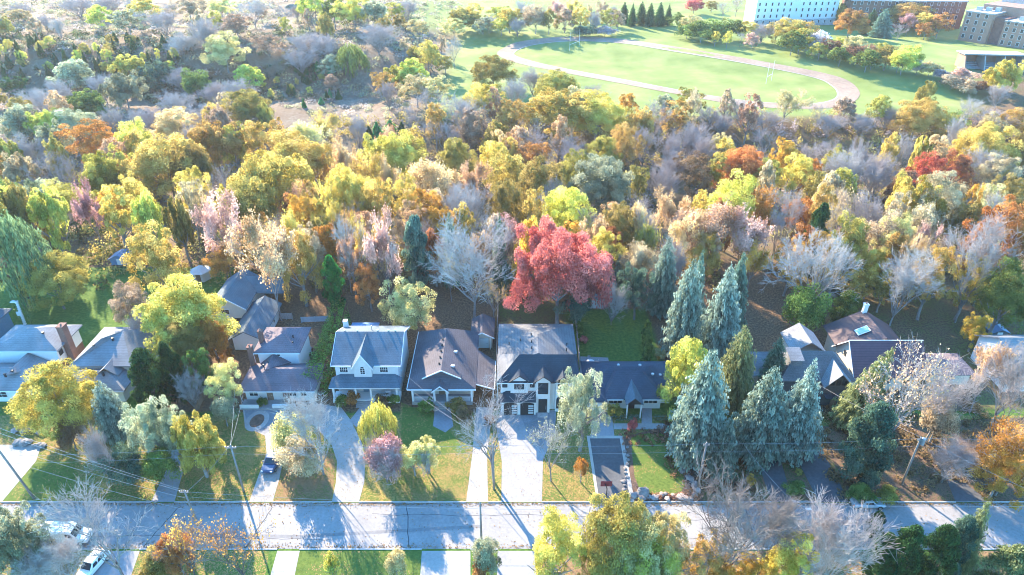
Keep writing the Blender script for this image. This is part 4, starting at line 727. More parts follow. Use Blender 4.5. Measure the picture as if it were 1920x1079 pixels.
# ---------------------------------------------------------------- hedges, fences, poles, wires, vehicles and small things
def leafbox(name,pts,w,hh,col,dens,label,cat='hedge',group=None,sz=.16):
    """clipped hedge along a ground path: leaf cards over a rounded box section"""
    rng=np.random.default_rng(len(name)*7+int(abs(pts[0][0])*10)); P0=np.array([(p[0],p[1]) for p in pts]); L=np.r_[0,np.cumsum(np.linalg.norm(np.diff(P0,axis=0),axis=1))]
    n=int(L[-1]*(2*hh+w)*dens); s=rng.uniform(0,L[-1],n); x=np.interp(s,L,P0[:,0]); y=np.interp(s,L,P0[:,1]); dx=np.interp(s+.3,L,P0[:,0])-np.interp(s-.3,L,P0[:,0]); dy=np.interp(s+.3,L,P0[:,1])-np.interp(s-.3,L,P0[:,1]); dn=unit(np.stack([-dy,dx],1))
    a=rng.uniform(-.15,math.pi+.15,n); ca=np.sign(np.cos(a))*np.abs(np.cos(a))**.55; sa=np.clip(np.abs(np.sin(a))**.55*np.sign(np.sin(a)),-.05,1); rr=rng.uniform(.78,1.08,n)*(1+.1*np.sin(s*2.1+a*2)+.06*np.sin(s*5))
    zz=T(x,y); C=np.stack([x+dn[:,0]*ca*w/2*rr,y+dn[:,1]*ca*w/2*rr,zz+np.clip(sa*hh*rr*rng.uniform(.0,1,n)**(np.abs(ca)>.7),.03,None)],1)
    Nn=unit(np.stack([dn[:,0]*ca,dn[:,1]*ca,sa+.2],1)+rng.normal(size=(n,3))*.5); q=sz*rng.uniform(.6,1.4,n); V,F=cards(rng,C,Nn,q,q*1.2); o=np.array([P0[0,0],P0[0,1],0.0])
    root=bpy.data.objects.new(name,mesh_np(name,V-o,F,np.clip(rng.uniform(.1,.9,n),0,1))); COL.objects.link(root); root.location=o; root.material_slots[0].link='OBJECT'; root.material_slots[0].material=leaf(col); return tag(root,label,cat,group)
leafbox('hedge',[P(590,745),P(612,690),P(630,640),P(640,605)],4.0,4.8,'hedge',26,'tall wavy green hedge along the left side of the white gabled house',sz=.22)
leafbox('hedge',[PT(118,492),PT(150,500),PT(190,488),PT(222,462)],2.2,2.4,'green',20,'curved clipped green hedge behind the round lime-yellow tree',sz=.22)
leafbox('hedge',[PT(110,455),PT(150,440),PT(205,436)],3,4,'dark',16,'dark tall hedge enclosing the round lawn behind the curved hedge',sz=.24)
for i,(a,b) in enumerate((((1147,786),(1199,786)),((1226,786),(1262,786)))): leafbox('hedge',[P(*a),P(*b)],.9,.8,'teal',60,['low clipped hedge left of the bungalow front walk','low clipped hedge right of the bungalow front walk'][i],'hedge','low hedges before the bungalow',.12)
def fence(a,b,hh,m,label,step=2.2,pl=.05):
    a=Vector(a);b=Vector(b); root=thing('fence',label,'fence',tuple(a)); d=b-a; n=max(2,round(d.length/step)); q=Vector((-d.y,d.x,0)).normalized()
    for i in range(n+1): c=a+d*i/n; MB().box(c.x-.07,c.x+.07,c.y-.07,c.y+.07,c.z,c.z+hh+.1).build('post',m,root)
    MB().prism([a+q*pl+Vector((0,0,.08)),b+q*pl+Vector((0,0,.08)),b+q*pl+Vector((0,0,hh)),a+q*pl+Vector((0,0,hh))],q*.05).build('panel',m,root); return root
fence(P(365,785),P(392,735),1.5,WOODB,'brown board fence running back from the front yard left of the purple-brown bungalow')
fence(P(526,600),P(549,600),1.5,WOODG,'short weathered fence behind the upper roof of the purple-brown house'); fence(P(566,606),P(616,604),1.3,mat('fence_blue_grey',(.25,.33,.40),.85,.1,2),'blue-grey fence behind the yard left of the tall hedge')
fence(P(931,690),P(934,585),1.7,WOODG,'grey fence between the craftsman house and the modern white house'); fence(P(1087,690),P(1078,590),1.7,WOODG,'grey fence along the right side of the modern white house')
# utility poles
POLE=mat('pole_wood',(.24,.215,.20),.9,.2,5); WIREM=mat('wire_metal',(.32,.32,.33),.5,.05,1)
def pole(px,py,hh,label,arm=None,tr=None,lean=(0,0),lamp=False,r=.15):
    b=P(px,py); root=thing('utility_pole',label,'utility pole',tuple(b),'utility poles along the street'); t=b+Vector((lean[0],lean[1],hh)); MB().bar(b-Vector((0,0,.3)),t,r*1.15,r*.75,10).build('shaft',POLE,root,True)
    if arm:
        c=b+(t-b)*.955; MB().box(c.x-arm/2,c.x+arm/2,c.y-.2,c.y-.08,c.z-.07,c.z+.07).build('crossarm',POLE,root)
        for k in(-.46,-.2,.2,.46): MB().bar((c.x+arm*k,c.y-.14,c.z+.07),(c.x+arm*k,c.y-.14,c.z+.3),.07,.05,8).build('insulator',METAL,root)
    if tr:
        c=b+(t-b)*tr; MB().bar((c.x+.42,c.y-.1,c.z-.6),(c.x+.42,c.y-.1,c.z+.5),.30,.30,14).bar((c.x+.42,c.y-.1,c.z+.5),(c.x+.42,c.y-.1,c.z+.62),.30,.16,14).build('transformer',METAL,root)
    if lamp:
        c=b+(t-b)*.9; q=MB().tube([c,c+Vector((.9,-.6,.5)),c+Vector((1.7,-1.2,.55))],.05,6); q.build('lamp_arm',METAL,root); e=c+Vector((1.9,-1.35,.5)); MB().box(e.x-.35,e.x+.35,e.y-.16,e.y+.16,e.z-.08,e.z+.08).build('lamp_head',TRIM,root)
    return t
t1=pole(65,936,15.0,'tallest utility pole, with a crossarm, at the left beside the stacked stones',2.4,lean=(-2.3,0)); t2=pole(457,922,9.3,'thin utility pole on the lawn left of the dark blue car',1.6); t3=pole(367,975,5.9,'short pole standing in the road edge at the left where wires converge',1.2,lean=(-.2,0)); t4=pole(903,1022,8.4,'bare brown pole rising from the ivy-green shrub at the bottom'); t0=pole(926,918,9.1,'pole beside the forked trunk between two driveways',1.4); t5=pole(1308,917,9.3,'leaning pole below the big blue spruces',.9); t6=pole(1459,1015,8.2,'pole with a grey transformer and lamp among the bare trees at the bottom',1.4,.9,lamp=True); t7=pole(1690,910,9.6,'pole with a white transformer box beside the broad dark evergreen',1.0,.93)
def wire(a,b,sag,label,r=.017,n=14):
    a=Vector(a);b=Vector(b); pts=[a+(b-a)*(i/n)-Vector((0,0,sag*4*(i/n)*(1-i/n))) for i in range(n+1)]; o=MB().tube(pts,r,4).build('overhead_wire',WIREM); o.name='overhead_wire'; return tag(o,label,'wire','overhead wires along the street')
O=lambda t,dx=0,dz=0: t+Vector((dx,0,dz)); far_l=Vector((-120,71,13)); far_r=Vector((130,72.5,9.2))
wire(O(t1,-1.0,-.3),O(t3,-.4,-.2),.5,'upper of the wires sloping from the tall left pole to the short road pole',.022); wire(O(t1,1.0,-.3),O(t3,.4,-.2),.5,'wire just below the top one from the tall left pole to the short road pole',.022); wire(O(t1,.1,-3.6),O(t3,0,-1.6),.6,'middle sloping wire between the tall left pole and the short road pole',.021); wire(O(t1,.1,-6.6),O(t3,0,-4.2),.5,'lowest sloping wire between the tall left pole and the short road pole',.021)
for k,dz in enumerate((-.3,-3.6)): wire(far_l+Vector((0,0,dz+1.5)),O(t1,-1,dz),.4,['upper wire leaving the left edge to the tall pole','lower wire leaving the left edge to the tall pole'][k])
nn=['tall left pole to the thin lawn pole','thin lawn pole to the pole by the forked trunk','pole by the forked trunk to the leaning pole below the spruces','leaning pole below the spruces to the white-box pole','white-box pole to the right edge']
seq=[O(t1,0,-6.2),t2,t0,t5,t7,far_r]
for i in range(5):
    for k,(dz,wd) in enumerate(((-.25,'upper'),(-1.7,'lower'))): wire(O(seq[i],0,dz),O(seq[i+1],0,dz),.35,f'{wd} front-yard wire, {nn[i]}')
seq=[t3,t4,t6,Vector((120,62.4,9))]; nn=['short road pole to the bare brown pole','bare brown pole to the transformer pole','transformer pole to the right edge']
for i in range(3):
    for k,(dz,wd) in enumerate(((-.3,'upper'),(-1.3,'lower'))): wire(O(seq[i],0,dz),O(seq[i+1],0,dz),.45,f'{wd} roadside wire, {nn[i]}')
for a,b,l in ((t2,(-45.5,90.6,3.6),'service wire from the thin lawn pole to the purple-brown bungalow'),(t2,(-47,91,4.6),'service wire from the thin lawn pole to the left corner of the bungalow'),(t2,t3+Vector((0,0,-.6)),'wire crossing from the thin lawn pole to the short road pole'),(t0,(-18,91,3.6),'service wire up to the left corner of the craftsman house'),(t0,(-19.3,93.2,5.6),'service wire up to the right corner of the white gabled house'),(t7,(50,92,5),'service wire from the white-box pole toward the grey-roofed house'),(t7,(72,61.5,8),'wire from the white-box pole across the road to the right'),(t6,(33,71.6,8.9),'wire crossing from the transformer pole to the leaning pole')): wire(a,b,.4,l,.018)
# lattice mast with pale dishes, left
b=PT(52,622); g=thing('antenna_mast','thin pale lattice mast with a white panel beside the far-left grey house','antenna',tuple(b)); t=PY(30,566,b.y); q=MB(); d=t-b; 
for s in((-.18,-.1),(.18,-.1),(0,.2)): q.bar(b+Vector((s[0],s[1],0)),t+Vector((s[0]*.6,s[1]*.6,0)),.045,.035,5)
n=16
for i in range(n):
    c=b+d*i/n; e=b+d*(i+1)/n; q.bar(c+Vector((-.18,-.1,0)),e+Vector((.18,-.1,0)),.03,.03,4); q.bar(c+Vector((.18,-.1,0)),e+Vector((0,.2,0)),.03,.03,4); q.box(e.x-.22,e.x+.22,e.y-.14,e.y+.22,e.z-.10,e.z+.10)
q.build('mast',TRIM,g); c=b+d*.62; MB().box(c.x-.6,c.x+.35,c.y-.35,c.y-.25,c.z-.45,c.z+.45).build('panel',TRIM,g); MB().box(t.x-.9,t.x+.35,t.y-.5,t.y+.2,t.z-.06,t.z+.1).build('aerial',TRIM,g)
# basketball hoop
b=P(1132,943); b=P(1136,940); g=thing('basketball_hoop','basketball hoop with a dark red backboard at the end of the asphalt driveway','basketball hoop',tuple(b)); MB().tube([b,b+Vector((0,0,2.5)),b+Vector((-.25,.45,3.0))],.07,8).build('pole',BLACK,g); bb=MB().box(b.x-.9,b.x+.75,b.y+.45,b.y+.52,2.5,3.5).build('backboard',mat('backboard_red',(.22,.05,.06),.5,.1,2),g); MB().box(b.x-.42,b.x+.27,b.y+.53,b.y+.55,2.7,3.15).build('target_square',TRIM,bb); q=MB(); pts=[(b.x-.07+.24*math.cos(a),b.y+.8+.24*math.sin(a),2.72) for a in[math.pi*i/6 for i in range(13)]]; q.tube(pts,.02,5); q.build('rim',mat('rim_orange',(.55,.2,.05),.5,.05,1),g); MB().box(b.x-.4,b.x+.4,b.y-.5,b.y+.3,0,.2).build('base',BLACK,g)
# goal posts on the playing field
for (x0,y0),(x1,y1),l in (((1436,158),(1449,150),'pair of white goalposts at the right end of the playing field'),((1068,96),(1083,90),'pair of white goalposts at the far left end of the playing field')):
    a=PT(x0,y0);b=PT(x1,y1); b=a+(b-a).normalized()*7; g=thing('goalposts',l,'goalposts',tuple(a),'goalposts on the playing field'); q=MB()
    for c in(a,b): MB().bar(c,c+Vector((0,0,9)),.075,.06,6).build('upright',TRIM,g)
    MB().bar(a+Vector((0,0,3)),b+Vector((0,0,3)),.065,.065,6).build('crossbar',TRIM,g); 
# boulders edging the beds
ROCK=mat('boulder_stone',(.22,.205,.20),.95,.25,4,bump=.5); ROCKP=mat('boulder_pale',(.32,.26,.235),.95,.2,4,bump=.5)
def rockmesh(i):
    rng=random.Random(i); bm=bmesh.new(); bmesh.ops.create_icosphere(bm,subdivisions=2,radius=1)
    for v in bm.verts: v.co*=rng.uniform(.78,1.12); v.co.z*=.7
    me=bpy.data.meshes.new('boulder'); bm.to_mesh(me); bm.free(); me.materials.append(ROCK); return me
RM=[rockmesh(i) for i in range(5)]
def rock(x,y,r,m,label,group,z=0,rng=random.Random(3)):
    o=bpy.data.objects.new('boulder',RM[rng.randrange(5)]); COL.objects.link(o); o.location=(x,y,z+r*.25); o.scale=(r*rng.uniform(.8,1.3),r*rng.uniform(.8,1.2),r*rng.uniform(.7,1.1)); o.rotation_euler=(0,0,rng.uniform(0,6)); o.material_slots[0].link='OBJECT'; o.material_slots[0].material=m; return tag(o,label,'boulder',group)
rr=random.Random(8)
for i in range(26):
    f=i/25; p=P(1262+f*48+rr.uniform(-5,5),846+f*78+rr.uniform(-4,4)); rock(p.x,p.y,rr.uniform(.3,.62),ROCKP if rr.random()<.7 else ROCK,'pinkish boulder edging the right side of the oval lawn','boulders edging the right side of the oval lawn')
for i in range(18):
    p=P(1188+i*6.6+rr.uniform(-3,3),934+rr.uniform(-6,4)); rock(p.x,p.y,rr.uniform(.28,.6),ROCK if rr.random()<.5 else ROCKP,'boulder between the oval lawn and the road kerb','boulders between the oval lawn and the kerb')
for i in range(12):
    p=P(1172+rr.uniform(-4,6),840+i*8); rock(p.x,p.y,rr.uniform(.22,.4),ROCK,'dark stone between the asphalt driveway and the oval lawn','stones along the asphalt driveway')
p=P(1206,926); rock(p.x,p.y,.95,ROCK,'largest grey boulder, at the lower left corner of the oval lawn',None)
for i in range(14):
    p=P(28+(i%7)*9+rr.uniform(-3,3),812+(i//7)*26+rr.uniform(-4,4)+(3-abs(3-i%7))*-2); rock(p.x,p.y,rr.uniform(.5,.8),ROCK,'grey garden stone beside the pale driveway at the far left','garden stones at the far left',rr.choice((0,.35)))
for i in range(9):
    p=P(795+i*5.5+(20 if i>4 else 0),768+rr.uniform(-2,2)); rock(p.x,p.y,rr.uniform(.3,.5),ROCKP,'pale stone in the bed before the craftsman porch','stones before the craftsman porch')
# planting ring on the bungalow forecourt
c=P(482,790); q=MB(); q.bar((c.x,c.y,0),(c.x,c.y,.04),1.9,1.9,24); o=q.build('planting_ring',CONC); o.scale=(1,1.35,1); 
for v in o.data.vertices: v.co-=Vector((c.x,c.y,0))
o.location=c; struct(o)
t_=MB().bar((0,0,.05),(0,0,.10),1.15,1.1,20).build('flower_bed',MUL); t_.location=c; t_.scale=(1,1.4,1); struct(t_)
# vehicles
TYRE=mat('tyre_black',(.02,.02,.02),.9,.1,4); RIM=mat('wheel_alloy',(.45,.46,.47),.35,.05,2,metal=.7); CGL=mat('car_glass',(.02,.03,.04),.08,.1,1,spec=.7); HL=mat('headlight_clear',(.7,.7,.68),.15,.03,1); TL=mat('taillight_red',(.4,.02,.02),.3,.05,1)
def paint(n,c): return mat('paint_'+n,c,.28,.03,.5,metal=.15,spec=.6)
def car(name,label,loc,rz,col,L=4.6,Wd=1.85,prof='suv',group='parked vehicles'):
    """nose towards -Y; built round the origin then placed"""
    g=thing(name,label,{'van':'van'}.get(prof,'car'),(0,0,0),group); h={'suv':(.95,1.68),'sedan':(.85,1.42),'van':(1.15,2.55)}[prof]; y0,y1=-L/2,L/2
    bm=bmesh.new()
    def loft(secs,top=True):
        rings=[]
        for y,w,zb,zt in secs:
            rings.append([bm.verts.new(p) for p in((-w/2,y,zb+.12),(-w/2+.10,y,zb),(w/2-.10,y,zb),(w/2,y,zb+.12),(w/2,y,zt-.14),(w/2-.14,y,zt),(-w/2+.14,y,zt),(-w/2,y,zt-.14))])
        for a,b in zip(rings,rings[1:]):
            for i in range(8): bm.faces.new((a[i],a[(i+1)%8],b[(i+1)%8],b[i]))
        bm.faces.new(rings[0][::-1]); bm.faces.new(rings[-1])
    z1,z2=h
    if prof=='van':
        loft([(y0,Wd*.86,.35,.95),(y0+.25,Wd*.96,.3,1.1),(y0+1.0,Wd,.3,1.3),(y0+1.25,Wd,.3,1.45),(y1,Wd,.3,1.5)]); loft([(y0+1.2,Wd*.9,1.28,1.4),(y0+1.75,Wd*.93,1.3,2.25),(y0+2.2,Wd*.97,1.3,2.5),(y1-.1,Wd*.97,1.3,z2),(y1,Wd*.94,1.3,2.45)]); cab=(y0+1.22,y0+1.75,1.45,2.22)
    else:
        loft([(y0,Wd*.80,.35,z1-.22),(y0+.2,Wd*.94,.28,z1-.12),(y0+1.25,Wd,.26,z1),(y1-.7,Wd,.26,z1+.03),(y1-.12,Wd*.95,.3,z1),(y1,Wd*.85,.38,z1-.12)])
        r1=y1-.35 if prof=='suv' else y1-1.0; loft([(y0+1.2,Wd*.86,z1-.1,z1+.03),(y0+1.95,Wd*.80,z1-.1,z2-.03),(y0+2.6,Wd*.80,z1-.1,z2),(r1-.6,Wd*.78,z1-.1,z2-.02),(r1,Wd*.82,z1-.1,z1+.05)])
    bmesh.ops.recalc_face_normals(bm,faces=bm.faces); me=bpy.data.meshes.new('body'); bm.to_mesh(me); bm.free(); me.materials.append(col); body=bpy.data.objects.new('body',me); COL.objects.link(body); body.parent=g; bv=body.modifiers.new('bevel','BEVEL'); bv.width=.05; bv.segments=2; bv.limit_method='ANGLE'
    if prof=='van': sl=[('windscreen',[(-Wd*.41,y0+1.2,1.46),(Wd*.41,y0+1.2,1.46),(Wd*.40,y0+1.72,2.2),(-Wd*.40,y0+1.72,2.2)])]; sides=[(y0+1.6,y0+2.5,1.45,2.1)]
    else: sl=[('windscreen',[(-Wd*.38,y0+1.30,z1+.09),(Wd*.38,y0+1.30,z1+.09),(Wd*.34,y0+1.92,z2-.06),(-Wd*.34,y0+1.92,z2-.06)]),('rear_window',[(-Wd*.34,r1-.55,z2-.08),(Wd*.34,r1-.55,z2-.08),(Wd*.36,r1-.05,z1+.12),(-Wd*.36,r1-.05,z1+.12)])]; sides=[(y0+1.75,y0+2.55,z1+.06,z2-.16),(y0+2.65,r1-.6,z1+.06,z2-.16)]
    for nm,p in sl:
        nrm=(Vector(p[1])-Vector(p[0])).cross(Vector(p[3])-Vector(p[0])).normalized(); nrm=nrm if nrm.z>0 else -nrm; MB().prism([Vector(v)-nrm*.02 for v in p],nrm*.05).build(nm,CGL,g)
    for s in(-1,1):
        for a,b,c,d in sides:
            xo=s*Wd*(.485 if prof=='van' else .415); xi=s*Wd*(.485 if prof=='van' else .39); MB().prism([(xo,a,c),(xo,b,c),(xi,b-.05,d),(xi,a+.18,d)],(s*.03,0,0)).build('side_window',CGL,g)
        for yy in(y0+.85,y1-.9):
            w_=MB().disc((s*(Wd/2-.08),yy,.34),(1,0,0),.34,.24,18).build('tyre',TYRE,g); MB().disc((s*(Wd/2+.035),yy,.34),(1,0,0),.21,.03,14).build('rim',RIM,w_)
        zl=z1-.34 if prof!='van' else .85; MB().box(s*Wd*.26,s*Wd*.41,y0-.03,y0+.12,zl,zl+.14).build('headlight',HL,g); MB().box(s*Wd*.33,s*Wd*.42,y1-.1,y1+.03,zl+.05,zl+.3).build('taillight',TL,g); MB().box(s*(Wd/2-.05),s*(Wd/2+.2),y0+1.55,y0+1.68,z1+.05,z1+.22).build('mirror',col,g)
    g.location=loc; g.rotation_euler=(0,0,rz); return g
p=P(514,868); car('parked_car','dark blue SUV parked on the pale driveway, nose towards the street',(p.x,p.y,.02),R(-6),paint('dark_blue',(.03,.07,.16)),5.2,2.1)
p=P(128,1012); car('parked_van','long white van parked along the near side of the road at the lower left',(p.x,p.y,.02),R(90),paint('white',(.80,.80,.80)),6.4,2.1,'van')
p=P(176,1066); car('parked_car','white car on the driveway at the bottom, beside the nearly leafless dark-trunked tree',(p.x,p.y,.02),R(-14),paint('white_car',(.78,.78,.79)),4.7,1.9,'suv')
p=P(1625,948); car('parked_car','silver car parked on the shaded road at the right',(p.x,p.y,.02),R(90),paint('silver',(.45,.48,.52)),4.6,1.85,'sedan')
p=PT(1548,74)
for i,(dx,c,l) in enumerate(((-4,(.5,.52,.55),'silver car in the small lot beside the distant white block'),(-1,(.06,.1,.2),'dark blue car in the middle of the small distant lot'),(2,(.75,.75,.75),'white car at the right of the small distant lot'))): car('parked_car',l,(p.x+dx,p.y,p.z+.05),R(10),paint('lot%d'%i,c),4.5,1.85,'sedan','cars in the distant lot')
# bins by the purple-brown house
for i,(x,y,l) in enumerate(((581,672,'dark wheeled bin right of the purple-brown house, nearer the street'),(584,662,'dark wheeled bin right of the purple-brown house, farther from the street'))):
    b=P(x,y); g=thing('wheelie_bin',l,'bin',tuple(b),'bins beside the purple-brown house'); MB().prism([(b.x-.28,b.y-.28,.1),(b.x+.28,b.y-.28,.1),(b.x+.28,b.y+.28,.1),(b.x-.28,b.y+.28,.1)],(0,0,.95)).build('body',BLACK,g); MB().box(b.x-.32,b.x+.32,b.y-.34,b.y+.34,1.06,1.14).build('lid',DARKW,g)
    for s in(-.24,.24): MB().disc((b.x+s,b.y+.3,.1),(1,0,0),.1,.06,10).build('wheel',TYRE,g)
# undergrowth, shaded scrub and fallen-leaf drifts: nobody could count these
def scatter(name,n,fx,cols,label,hh,rad,per,sz):
    rng=np.random.default_rng(len(name)+n); Cs=[];v=[]
    px=[fx(rng) for _ in range(n)]
    for x,y in px:
        r=rad*rng.uniform(.5,1.4); h=hh*rng.uniform(.5,1.4); d=unit(rng.normal(size=(per,3))+np.array([0,0,.3])); d[:,2]=np.abs(d[:,2]); c=np.array([x,y,float(T(x,y))])+d*np.array([r,r,h])*rng.uniform(.5,1.05,(per,1)); Cs.append(c); v.append(np.clip(rng.uniform(.0,1)+rng.normal(size=per)*.2,0,1))
    C=np.concatenate(Cs); v=np.concatenate(v); Nn=unit(rng.normal(size=C.shape)*.7+np.array([0,0,.6])); s=sz*rng.uniform(.6,1.4,len(C)); V,F=cards(rng,C,Nn,s,s*1.2); o=bpy.data.objects.new(name,mesh_np(name,V,F,v)); COL.objects.link(o); o.material_slots[0].link='OBJECT'; o.material_slots[0].material=cols; tag(o,label,'undergrowth',kind='stuff'); return o
BANK=lambda x,y: not(-100<x<-55 and 238<y<275)
def rectfx(x0,x1,y0,y1,ok=None):
    def f(rng):
        while True:
            x,y=rng.uniform(x0,x1),rng.uniform(y0,y1)
            if abs(x)<y*.9+10 and (ok is None or ok(x,y)): return x,y
    return f
scatter('undergrowth',900,rectfx(-190,190,128,262,lambda x,y:not(x>-40 and y>256)),leafmat('under_olive',(.16,.13,.06),(.30,.24,.10)),'tangled olive and brown undergrowth between the trees of the woods',2.2,2.2,75,.42)
scatter('undergrowth',650,rectfx(-190,190,135,258),leafmat('under_gold',(.40,.27,.06),(.55,.42,.14)),'low golden saplings under the trees of the woods',3.8,2.0,75,.42)
scatter('undergrowth',420,rectfx(-190,200,180,262),leafmat('under_mauve',(.26,.21,.23),(.42,.36,.37)),'leafless mauve thicket in the ravine',2.8,2.2,75,.34)
scatter('scrub',1000,rectfx(-330,-35,238,520,BANK),leafmat('scrub_olive',(.19,.20,.11),(.38,.38,.23)),'olive-green scrub on the rough ground at the upper left',2.0,2.8,70,.45)
scatter('scrub',600,rectfx(-330,-35,238,520,BANK),leafmat('scrub_mauve',(.28,.25,.235),(.46,.42,.39)),'dry mauve scrub on the rough ground at the upper left',2.0,3.0,70,.45)
scatter('scrub',260,rectfx(-330,-50,300,520),leafmat('scrub_tan',(.32,.25,.15),(.50,.42,.26)),'tan dry brush on the rough ground at the upper left',2.2,3.0,70,.5)
scatter('scrub',420,rectfx(-300,-85,290,372),leafmat('scrub_dark',(.03,.06,.035),(.08,.13,.06)),'dark evergreen scrub covering the shaded slope at the upper left',2.6,2.6,70,.45)
scatter('ground_cover',160,rectfx(24,36,70,86),leafmat('cover_brown',(.16,.09,.06),(.30,.18,.10)),'low brown planting below the big blue spruces',.5,.7,40,.2)
scatter('ground_cover',240,rectfx(48,80,70,92),leafmat('cover_olive',(.15,.12,.06),(.30,.22,.11)),'brown and olive ground cover in the shaded right-hand yards',.7,1.0,45,.25)
scatter('ground_cover',120,lambda rng:(rng.uniform(17.2,27.8),rng.choice([rng.uniform(69.6,70.6),rng.uniform(80.5,84.5)])),leafmat('cover_red',(.28,.10,.08),(.42,.22,.16)),'low reddish planting round the oval lawn',.4,.45,30,.16)

def kerbfx(rng):
    s=rng.random(); x=rng.uniform(-75,75)
    return (x,RY1-abs(rng.normal())*.35-.02) if s<.55 else (x,RY0+abs(rng.normal())*.4+.05) if s<.85 else (x,rng.uniform(RY0,RY1))
def leaves(name,n,fx,col,label,z,sz=.13):
    rng=np.random.default_rng(n); xy=np.array([fx(rng) for _ in range(n)]); C=np.stack([xy[:,0],xy[:,1],T(xy[:,0],xy[:,1])+z+rng.uniform(0,.02,n)],1); Nn=unit(rng.normal(size=C.shape)*.25+np.array([0,0,1.0])); s=sz*rng.uniform(.6,1.4,n); V,F=cards(rng,C,Nn,s,s); V[:,2]=C.repeat(4,0)[:,2]+np.abs(V[:,2]-C.repeat(4,0)[:,2]); o=bpy.data.objects.new(name,mesh_np(name,V,F,rng.random(n))); COL.objects.link(o); o.material_slots[0].link='OBJECT'; o.material_slots[0].material=col; tag(o,label,'fallen leaves',kind='stuff')
leaves('fallen_leaves',7000,kerbfx,leafmat('fallen_tan',(.22,.13,.06),(.38,.25,.10)),'brown and tan fallen leaves drifted along the kerbs',.03,.15)
leaves('fallen_leaves',7000,lambda rng:(rng.uniform(-70,12),rng.uniform(69.4,86)),leafmat('fallen_gold',(.26,.17,.06),(.46,.34,.13)),'fallen leaves scattered over the front lawns and driveways',.045,.11)
